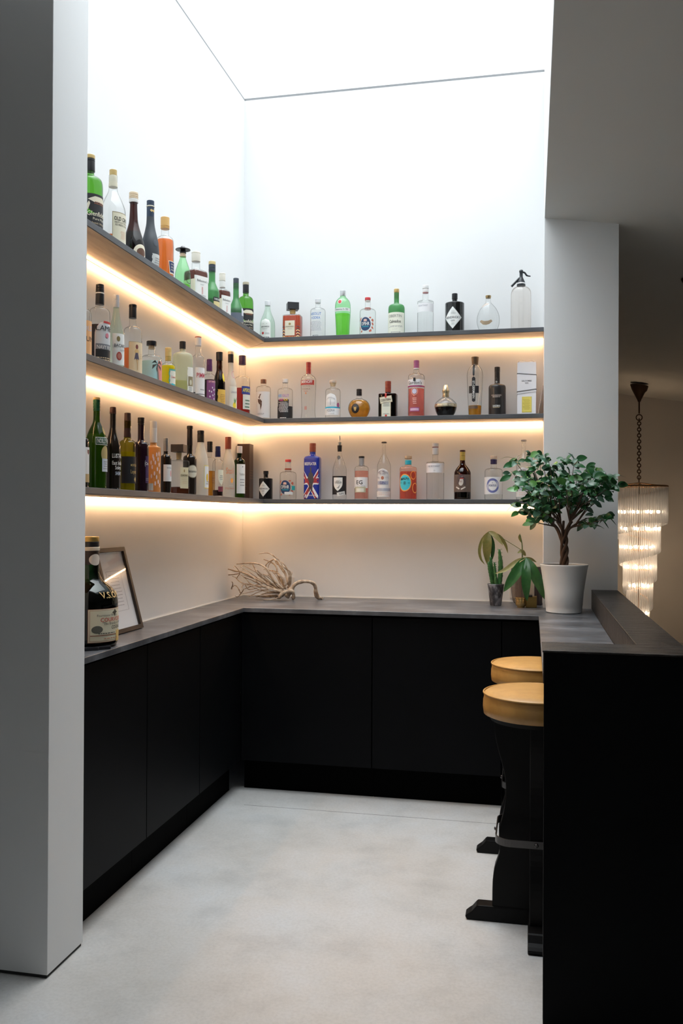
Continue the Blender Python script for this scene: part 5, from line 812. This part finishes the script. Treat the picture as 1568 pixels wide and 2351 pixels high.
for pts in ([(1.6254, -0.5800, 1.4277), (1.5645, -0.6000, 1.4460), (1.5202, -0.6200, 1.4063)], [(2.0010, -0.5000, 1.5625), (2.0368, -0.5000, 1.5790), (2.0745, -0.5000, 1.5705)], [(1.5520, -0.5200, 1.6651), (1.5166, -0.5200, 1.6697), (1.4853, -0.5200, 1.6615)], [(1.9615, -0.5000, 1.3961), (1.9999, -0.5200, 1.3755), (2.0279, -0.5400, 1.3427)], [(1.9420, -0.5500, 1.3834), (1.9670, -0.5600, 1.3630), (1.9911, -0.5800, 1.3265)], [(1.9994, -0.5200, 1.5451), (2.0390, -0.5200, 1.5408), (2.0707, -0.5200, 1.5325)]):
    leaf(bm, [Vector(p) - O for p in pts], .0075, .2, 9, 1 if pts[0][0] < 1.7 else 0)
me = bpy.data.meshes.new('foliage'); bm.to_mesh(me); bm.free(); link('foliage', me, LG, fp, True)
# cactus in a marbled pot
O2 = Vector((1.456, -.232, ZW))
cp = thing('potted_cactus', 'little upright cactus in a tapering black and grey marbled pot', 'potted plant', O2)
MB = mat('marbled_glaze', rough=.25); v = coords(MB, (1, 1, .6)); f = noise(MB, v, 28, 6, .55); ln(MB, ramp(MB, f, [(.35, (.02, .02, .024)), (.5, (.09, .09, .10)), (.6, (.30, .30, .33)), (.75, (.12, .12, .13))]), MB.node_tree.nodes['Principled BSDF'].inputs['Base Color'])
bm = bmesh.new(); lathe(bm, [(.027, .0006), (.029, .003), (.042, .105), (.0435, .111), (.0425, .113), (.039, .110), (.037, .10)], 40, cap=False); bm.faces.new([v for v in bm.verts if abs(v.co.z - .0006) < 1e-6]); fin('pot', bm, MB, cp, smooth=True, angle=.6)
bm = bmesh.new(); lathe(bm, [(0, .101), (.0375, .099)], 24, cap=False); fin('soil', bm, bpy.data.materials['potting_soil'], cp)
CG = leafmat('cactus_green', (.018, .085, .02), (.05, .16, .04), .5)
for pts, r0 in (([(1.4398, -0.2300, 1.0260), (1.4332, -0.2350, 1.0669), (1.4243, -0.2400, 1.1123), (1.4175, -0.2400, 1.1461)], .0085), ([(1.4461, -0.2200, 1.0254), (1.4369, -0.2200, 1.0887), (1.4300, -0.2200, 1.1340), (1.4277, -0.2200, 1.1702)], .0085), ([(1.4736, -0.2400, 1.0274), (1.4801, -0.2400, 1.0839), (1.4799, -0.2400, 1.1471), (1.4729, -0.2400, 1.2124)], .0105), ([(1.4629, -0.2500, 1.0280), (1.4561, -0.2500, 1.0684), (1.4515, -0.2500, 1.1066), (1.4491, -0.2500, 1.1448)], .0065), ([(1.4774, -0.2200, 1.0260), (1.4795, -0.2200, 1.0668), (1.4751, -0.2250, 1.0965), (1.4728, -0.2250, 1.1236)], .0075), ([(1.4611, -0.2600, 1.0287), (1.4565, -0.2600, 1.0488), (1.4565, -0.2600, 1.0713)], .006)):
    bm = bmesh.new(); P = spline([Vector(p) - O2 for p in pts], 7); n = len(P)
    P = [p + Vector((0, 0, 0)) for p in P]
    r0 *= 1.18; tube(bm, P, [r0 * (1 + .10 * math.sin(i * 2.4)) * (1 if i < n * .6 else max(.35, 1 - (i - n * .6) / (n * .4) * .6)) for i in range(n)], 8)
    for i in range(1, n, 2):
        for a in (0, 2.1, 4.2):
            q = P[i] + Vector((math.cos(a + i), math.sin(a + i), 0)) * r0 * .95; bmesh.ops.create_icosphere(bm, subdivisions=1, radius=.0022, matrix=Matrix.Translation(q))
    fin('stem', bm, CG, cp, smooth=True)
# young pachira in a grey glass vase
O3 = Vector((1.575, -.125, ZW))
pc = thing('pachira_seedling', 'young plant with two drooping hands of long leaves in a smoky glass vase', 'potted plant', O3)
bm = bmesh.new(); lathe(bm, chaikin([(.0, .004), (.02, .002), (.034, .01), (.044, .06), (.046, .12), (.044, .19), (.043, .20)]), 40, cap=False); fin('vase', bm, glass('smoky_glass', (.62, .58, .54), (.25, .23, .21), .05, .12, (.4, .36, .33)), pc, smooth=True)
PL = [leafmat('pachira_leaf', (.018, .085, .02), (.035, .13, .03), .33), leafmat('pachira_leaf_olive', (.13, .14, .03), (.24, .20, .055), .4), leafmat('pachira_leaf_back', (.26, .25, .09), (.36, .32, .13), .5)]
bm = bmesh.new()
for pts, r0 in (([(1.5901, -0.1400, 0.9377), (1.5875, -0.1400, 1.0522), (1.5895, -0.1500, 1.1443), (1.5893, -0.1600, 1.2087), (1.5870, -0.1600, 1.2452), (1.5779, -0.1600, 1.2862)], .0042), ([(1.5894, -0.1600, 1.2041), (1.5466, -0.1550, 1.2309), (1.5013, -0.1500, 1.2578), (1.4671, -0.1450, 1.2803), (1.4145, -0.1400, 1.3028)], .0018), ([(1.5894, -0.1600, 1.1859), (1.6056, -0.2400, 1.1826), (1.6086, -0.3600, 1.1767)], .002)):
    P = spline([Vector(p) - O3 for p in pts], 5); P = [Vector((p.x, p.y, max(p.z, .02))) for p in P]; tube(bm, P, [r0 * (1 - .4 * i / len(P)) for i in range(len(P))], 7)
fin('stem', bm, leafmat('pachira_stem', (.06, .10, .03), (.12, .16, .05), .5), pc, smooth=True)
up = Vector((0, -1, .25))
for pts, w, mi in (([(1.4145, -0.1400, 1.3028), (1.3829, -0.1450, 1.2611), (1.3674, -0.1500, 1.2056), (1.3744, -0.1500, 1.1572), (1.3951, -0.1500, 1.1275)], .0085, 1), ([(1.4145, -0.1400, 1.3005), (1.4086, -0.1550, 1.2454), (1.4065, -0.1550, 1.1878), (1.4088, -0.1500, 1.1254)], .024, 1), ([(1.4145, -0.1400, 1.3005), (1.4327, -0.1350, 1.2452), (1.4350, -0.1300, 1.1872), (1.4261, -0.1300, 1.1362)], .012, 0),
                   ([(1.4145, -0.1400, 1.3028), (1.4514, -0.1500, 1.2803), (1.4902, -0.1550, 1.2303)], .013, 2), ([(1.4145, -0.1400, 1.3028), (1.4690, -0.1350, 1.2755), (1.5010, -0.1350, 1.2344), (1.5147, -0.1350, 1.1885)], .0095, 1),
                   ([(1.6086, -0.3600, 1.1767), (1.5640, -0.3800, 1.1552), (1.5087, -0.3900, 1.1156), (1.4593, -0.3900, 1.0951)], .012, 2), ([(1.6086, -0.3600, 1.1767), (1.5771, -0.3900, 1.1233), (1.5348, -0.4000, 1.0579), (1.5008, -0.4000, 1.0051)], .027, 0), ([(1.6086, -0.3600, 1.1767), (1.6112, -0.4000, 1.1028), (1.6116, -0.4100, 1.0278), (1.6160, -0.4000, 0.9622)], .024, 0),
                   ([(1.6086, -0.3600, 1.1767), (1.6408, -0.3900, 1.1178), (1.6748, -0.4000, 1.0456), (1.7005, -0.3900, 0.9720)], .027, 0), ([(1.6086, -0.3600, 1.1767), (1.6364, -0.3500, 1.1679), (1.6621, -0.3400, 1.1525)], .007, 2), ([(1.6085, -0.3500, 1.1850), (1.5892, -0.3600, 1.2070), (1.5680, -0.3700, 1.1984)], .010, 2), ([(1.5847, -0.1600, 1.2452), (1.5734, -0.1600, 1.2725), (1.5778, -0.1600, 1.2931)], .005, 1)):
    bm = bmesh.new(); leaf(bm, [Vector(p) - O3 for p in pts], w, .22, 14, 0, up=up, ripple=.0009 if w > .02 else 0)
    me = bpy.data.meshes.new('leaf'); bm.to_mesh(me); bm.free(); link('leaf', me, PL[mi], pc, True)
# ribbed lamp and brass pieces behind the leaves
rl = thing('ribbed_lantern', 'ribbed smoky glass cylinder on a stepped brass foot, behind the hanging leaves', 'lantern', (1.585, -.306, ZW))
bm = bmesh.new(); lathe(bm, [(.018, .0006), (.019, .005), (.027, .014), (.028, .018), (.028, .028), (.0265, .029), (.0265, .031), (.028, .032), (.028, .044), (.031, .046), (.031, .052), (.027, .054)], 40); fin('foot', bm, mat('brass', (.62, .42, .17), .25, 1), rl, smooth=True, angle=.5)
bm = bmesh.new(); n = 60; rings = []
for z in (.054, .216): rings.append([bm.verts.new(((.0265 + .0012 * (i % 2)) * math.cos(2 * PI * i / n), (.0265 + .0012 * (i % 2)) * math.sin(2 * PI * i / n), z)) for i in range(n)])
for i in range(n): bm.faces.new((rings[0][i], rings[0][(i + 1) % n], rings[1][(i + 1) % n], rings[1][i]))
fin('ribbed_shade', bm, glass('ribbed_glass', (.62, .54, .48), (.3, .24, .2), .1, .25, (.4, .33, .29)), rl)
bb_ = thing('brass_caddy', 'low brass box with a dark band, squeezed between the lantern and the white pot', 'box', (1.648, -.268, ZW))
BOX('base', (-.040, -.042, 0.0005), (.016, .03, .055), mat('aged_brass', (.26, .17, .05), .35, .8), bb_, .002)
BOX('band', (-.036, -.043, .0552), (-.006, .031, .064), mat('band_dark', (.02, .012, .01), .4), bb_, .001)
db = thing('dark_tumbler', 'tall dark cylinder standing behind the brass box', 'tumbler', (1.6720, -.15, ZW))
bm = bmesh.new(); lathe(bm, [(.0195, .0005), (.0205, .004), (.0205, .196), (.0195, .2)], 30); fin('body', bm, mat('tumbler_dark', (.03, .02, .02), .3), db, smooth=True, angle=.6)
pb = thing('pale_candle', 'thick pale candle standing against the back wall behind the leaves', 'candle', (1.640, -.06, ZW))
bm = bmesh.new(); lathe(bm, [(.0225, .0005), (.023, .003), (.023, .207), (.021, .2115)], 30); fin('wax', bm, mat('candle_wax', (.72, .62, .5), .5), pb, smooth=True, angle=.6)
bm = bmesh.new(); tube(bm, [(0, 0, .211), (0, 0, .219)], .0011, 6); fin('wick', bm, mat('wick', (.02, .02, .02), .8), pb)
# ------------------------------------------------------------------ bar stools
LE = noisy('tan_leather', [(.3, (.42, .215, .055)), (.7, (.55, .30, .085))], 14, .38, detail=7, bmp=.25, bdist=.001, bscale=160)
SW = noisy('black_stained_wood', [(.3, (.002, .0018, .002)), (.7, (.005, .0045, .0045))], 12, .45, (1, 1, .2), 5, spec=.16)
SM = mat('dark_steel', (.10, .095, .095), .3, .9)
def stool(name, label, loc, rz):
    s = thing(name, label, 'bar stool', loc, rz, 'leather-topped bar stools')
    RS = .181; ZT = .782
    bm = bmesh.new(); lathe(bm, [(RS * .93, ZT - .076), (RS * .985, ZT - .072), (RS * 1.0, ZT - .05), (RS * .995, ZT - .028), (RS * .978, ZT - .015), (RS * .99, ZT - .007), (RS * .965, ZT - .003), (RS * .92, ZT + .002), (RS * .7, ZT + .009), (RS * .35, ZT + .013), (.001, ZT + .014)], 80); seat = fin('seat', bm, LE, s, smooth=True)
    bm = bmesh.new(); tube(bm, [(RS * .985 * math.cos(2 * PI * k / 72), RS * .985 * math.sin(2 * PI * k / 72), ZT - .002) for k in range(73)], .0032, 8); fin('piping', bm, LE, seat, smooth=True)
    bm = bmesh.new(); lathe(bm, [(RS * .86, ZT - .092), (RS * .88, ZT - .0765)], 60); fin('seat_base', bm, SW, s, smooth=True, angle=.5)
    P = [(.04, .146), (.13, .146), (.178, .141), (.215, .128), (.244, .121), (.285, .125), (.322, .122), (.36, .112), (.40, .104), (.451, .101), (.50, .105), (.55, .118), (.60, .132), (.64, .14), (ZT - .0925, .142)]
    P = [(b, a) for a, b in chaikin([(a, b) for a, b in P], 1)]
    for k in range(2):
        bm = bmesh.new(); poly = [(w, z) for w, z in P] + [(-w, z) for w, z in P[::-1]]
        a = [bm.verts.new((x, -.022, z)) for x, z in poly]; b = [bm.verts.new((x, .022, z)) for x, z in poly]; n = len(poly)
        bm.faces.new(a); bm.faces.new(b[::-1])
        for i in range(n): bm.faces.new((a[i], b[i], b[(i + 1) % n], a[(i + 1) % n]))
        if k: bmesh.ops.rotate(bm, verts=bm.verts[:], cent=(0, 0, 0), matrix=Matrix.Rotation(PI / 2, 3, 'Z'))
        fin('pedestal_board', bm, SW, s, bevel=.002, seg=1)
    for k in range(4):
        bm = bmesh.new(); poly = [(.024 if k % 2 else .024, 0), (.232, 0), (.238, .012), (.226, .022), (.215, .03), (.200, .048), (.195, .052), (.024, .052)]
        a = [bm.verts.new((x, -.027, z)) for x, z in poly]; b = [bm.verts.new((x, .027, z)) for x, z in poly]; n = len(poly)
        bm.faces.new(a); bm.faces.new(b[::-1])
        for i in range(n): bm.faces.new((a[i], b[i], b[(i + 1) % n], a[(i + 1) % n]))
        bmesh.ops.rotate(bm, verts=bm.verts[:], cent=(0, 0, 0), matrix=Matrix.Rotation(k * PI / 2, 3, 'Z')); fin('foot', bm, SW, s, bevel=.004, seg=2)
    bm = bmesh.new(); q = .131; c = .05; pts = []
    for k in range(4):
        a0 = k * PI / 2; cx, cy = (q - c) * (1 if k in (0, 3) else -1), (q - c) * (1 if k in (0, 1) else -1)
        for j in range(9): pts.append((cx + c * math.cos(a0 + j * PI / 16), cy + c * math.sin(a0 + j * PI / 16)))
    n = len(pts); a = [[bm.verts.new((x * f, y * f, z)) for x, y in pts] for f, z in ((1, .298), (1, .322), (1.025, .322), (1.025, .298))]
    for r1, r2 in zip(a, a[1:] + a[:1]):
        for i in range(n): bm.faces.new((r1[i], r1[(i + 1) % n], r2[(i + 1) % n], r2[i]))
    fr_ = fin('footrest_ring', bm, SM, s)
    for k in range(4):
        bm = bmesh.new(); lathe(bm, [(.007, 0), (.007, .004), (.004, .007)], 8); bmesh.ops.rotate(bm, verts=bm.verts[:], cent=(0, 0, 0), matrix=Matrix.Rotation(PI / 2, 3, 'Y')); bmesh.ops.translate(bm, verts=bm.verts[:], vec=(q * 1.025, 0, .31)); bmesh.ops.rotate(bm, verts=bm.verts[:], cent=(0, 0, 0), matrix=Matrix.Rotation(k * PI / 2, 3, 'Z')); fin('bolt', bm, SM, fr_)
    return s
st = stool('bar_stool', 'nearer bar stool with round tan leather seat and black wooden pedestal, beside the bar end', (1.656, -1.815, 0), 0)
s2 = st.copy(); COL.objects.link(s2); s2.location = (1.656, -1.195, 0); s2['label'] = 'farther bar stool with round tan leather seat, standing behind the nearer one'
for ch in list(st.children):
    c = ch.copy(); COL.objects.link(c); c.parent = s2
    for g_ in ch.children: d = g_.copy(); COL.objects.link(d); d.parent = c
# ------------------------------------------------------------------ chandelier in the stairwell
CXc, CYc = 2.705, 4.58; ztop = zc(CXc)
ch = thing('chandelier', 'tall spiral chandelier of clear glass rods with glowing bulbs, hanging beyond the bar', 'chandelier', (CXc, CYc, ztop))
BZ = mat('aged_bronze', (.075, .04, .022), .45, .6); GB = mat('gilt_bronze', (.40, .22, .10), .35, .8)
bm = bmesh.new(); lathe(bm, [(.012, -.19), (.02, -.17), (.05, -.11), (.055, -.10), (.075, -.07), (.088, -.03), (.088, -.022), (.012, -.02)], 32)
for v in bm.verts: v.co.z += -SL * v.co.x * (1 if v.co.z > -.08 else 0)
fin('ceiling_rose', bm, BZ, ch, smooth=True, angle=.6)
bm = bmesh.new(); zt = -.19; zb = 1.70 - ztop
tube(bm, [(0, 0, zt + .02), (0, 0, zt - .12)], .008, 8)
nl = 20; z = zt - .16; step = (z - (zb + .09)) / nl
for k in range(nl + 2):
    big = k in (0, nl + 1); rr0 = .03 if big else .017; zz = z - (k - .0) * step; hh_ = rr0 if big else step * .62
    pts = [(rr0 * math.cos(2 * PI * j / 14) * (1 if k % 2 == 0 else .15), rr0 * math.cos(2 * PI * j / 14) * (.15 if k % 2 == 0 else 1), zz + hh_ * math.sin(2 * PI * j / 14)) for j in range(15)]
    tube(bm, pts, .0055, 6)
tube(bm, [(0, 0, zb + .05), (0, 0, zb - 1.45)], .006, 8)
fin('chain', bm, BZ, ch, smooth=True)
bm = bmesh.new(); tube(bm, [(.277 * math.cos(2 * PI * k / 60), .277 * math.sin(2 * PI * k / 60), zb) for k in range(61)], .009, 8)
for k in range(4): tube(bm, [(0, 0, zb + .035), (.277 * math.cos(k * PI / 2), .277 * math.sin(k * PI / 2), zb)], .005, 6)
fin('top_ring', bm, GB, ch, smooth=True)
def rad_t(t):
    K = [(-1, .277), (0, .275), (.5, .235), (1, .208), (1.5, .188), (2, .172), (2.5, .15), (3, .135), (3.5, .115), (4, .10), (5, .07)]
    for (a, ra), (b, rb) in zip(K, K[1:]):
        if a <= t <= b: return ra + (rb - ra) * (t - a) / (b - a)
    return .07
RODM = glass('crystal_rod', (.84, .86, .88), (.45, .47, .49), .08, .34, (.88, .88, .90), 2.2)
rods = []; t = -1.0; sp = []
while t < 4.6:
    r = rad_t(t); a = -2 * PI * t
    zbtm = 1.33 - .286 * max(t, 0) - ztop; L = .37 if t < 0 else .36
    rods.append((r * math.cos(a), r * math.sin(a), zbtm, L)); sp.append(Vector((r * .97 * math.cos(a), r * .97 * math.sin(a), zbtm + L - .01)) if t > 0 else None)
    t += .0215 / (2 * PI * r)
bm = bmesh.new(); tube(bm, [p for p in sp if p], .0045, 5); fin('spiral_frame', bm, GB, ch, smooth=True)
bm = bmesh.new(); lathe(bm, [(.0065, 0), (.0075, .004), (.0075, .352), (.005, .362)], 8); rme = bpy.data.meshes.new('rod'); bm.to_mesh(rme); bm.free(); rme.materials.append(RODM)
for p in rme.polygons: p.use_smooth = True
vis = sorted(range(len(rods)), key=lambda i: (rods[i][1] + .25 * (rods[i][2] < .45 - ztop) * 5 + (9 if rods[i][0] < -.22 and rods[i][2] > 1.25 - ztop else 0)))
for i in vis[:100]:
    o = bpy.data.objects.new('crystal_rod', rme); COL.objects.link(o); o.parent = ch; o.location = rods[i][:3]
bm = bmesh.new()
for i in vis[100:]:
    lathe(bm, [(.0065, rods[i][2]), (.0075, rods[i][2] + .004), (.0075, rods[i][2] + .352), (.005, rods[i][2] + .362)], 7, c=rods[i][:2])
o = fin('crystal_rod', bm, RODM, ch, smooth=True); o['kind'] = 'stuff'; o['label'] = 'the remaining glass rods on the far side'
for zz, rr_, n in ((1.44, .20, 9), (1.27, .17, 9), (1.08, .14, 8), (.88, .115, 7), (.69, .09, 6), (.41, .07, 5)):
    bm = bmesh.new(); tube(bm, [(rr_ * math.cos(2 * PI * j / 24), rr_ * math.sin(2 * PI * j / 24), zz - .028 - ztop) for j in range(25)], .003, 5)
    for k in range(3): tube(bm, [(0, 0, zz - .028 - ztop), (rr_ * math.cos(2.1 * k), rr_ * math.sin(2.1 * k), zz - .028 - ztop)], .003, 5)
    fin('lamp_ring', bm, GB, ch, smooth=True)
    for k in range(n):
        a = 2 * PI * k / n + zz * 3; bm = bmesh.new(); bmesh.ops.create_uvsphere(bm, u_segments=12, v_segments=8, radius=.0105, matrix=Matrix.Translation((rr_ * math.cos(a), rr_ * math.sin(a), zz - ztop)) @ Matrix.Diagonal((1, 1, 1.5, 1))); fin('bulb', bm, BULB, ch, smooth=True)
# second pendant just entering the frame at the right
P2 = (2.5347, 0.5719, 2.7893)
bm = bmesh.new(); lathe(bm, [(.012, -.075), (.03, -.05), (.05, -.012), (.05, -.009), (.02, -.008)], 28)
for v in bm.verts: v.co.z += -SL * v.co.x
rs = fin('ceiling_rose', bm, BZ, None, smooth=True, angle=.6); rs.location = (P2[0], P2[1], zc(P2[0]))
tag(rs, 'small dark ceiling rose just cut by the right edge of the photo', 'ceiling rose')
# ------------------------------------------------------------------ daylight, camera
w = bpy.data.worlds.new('overcast_sky'); SC.world = w; w.use_nodes = True
bg = w.node_tree.nodes['Background']; bg.inputs[0].default_value = (.925, .965, 1.0, 1)
# overcast sky: brightest overhead, dimmer towards the horizon
nt = w.node_tree; tc = nt.nodes.new('ShaderNodeTexCoord'); sp = nt.nodes.new('ShaderNodeSeparateXYZ'); nt.links.new(tc.outputs['Generated'], sp.inputs[0])
mx = nt.nodes.new('ShaderNodeMath'); mx.operation = 'MAXIMUM'; mx.inputs[1].default_value = 0; nt.links.new(sp.outputs[2], mx.inputs[0])
pw = nt.nodes.new('ShaderNodeMath'); pw.operation = 'POWER'; pw.inputs[1].default_value = 4.0; nt.links.new(mx.outputs[0], pw.inputs[0])
ma = nt.nodes.new('ShaderNodeMath'); ma.operation = 'MULTIPLY_ADD'; ma.inputs[1].default_value = 11.8; ma.inputs[2].default_value = 1.15; nt.links.new(pw.outputs[0], ma.inputs[0])
nt.links.new(ma.outputs[0], bg.inputs[1])
def portal(name, loc, rot, sx, sy):
    l = bpy.data.lights.new(name, 'AREA'); l.shape = 'RECTANGLE'; l.size = sx; l.size_y = sy; l.cycles.is_portal = True
    o = bpy.data.objects.new(name, l); COL.objects.link(o); o.location = loc; o.rotation_euler = rot; return o
portal('rooflight_daylight', (W / 2, YB / 2, ZS - .01), (0, 0, 0), W, -YB)
portal('added_window_daylight', (.4, -9.49, .75), (PI / 2, 0, 0), 2.6, 1.2)  # portal of the added, unseen window
cd = bpy.data.cameras.new('camera'); co = bpy.data.objects.new('camera', cd); COL.objects.link(co)
r_, u_, b_, o_ = [[0.977921, 0.208923, 0.0047], [-0.003531, -0.005969, 0.999976], [0.208946, -0.977914, -0.0051], [1.6368, -4.9198, 1.3779]]
co.matrix_world = Matrix(((r_[0], u_[0], b_[0], o_[0]), (r_[1], u_[1], b_[1], o_[1]), (r_[2], u_[2], b_[2], o_[2]), (0, 0, 0, 1)))
cd.sensor_fit = 'VERTICAL'; cd.sensor_height = 36; cd.lens = 31.2880; cd.clip_start = .05; cd.clip_end = 60
SC.camera = co
SC.view_settings.view_transform = 'Standard'; SC.view_settings.look = 'None'; SC.view_settings.gamma = 1; SC.view_settings.exposure = 0
SC.cycles.transparent_max_bounces = 48; SC.cycles.max_bounces = 10; SC.cycles.diffuse_bounces = 6
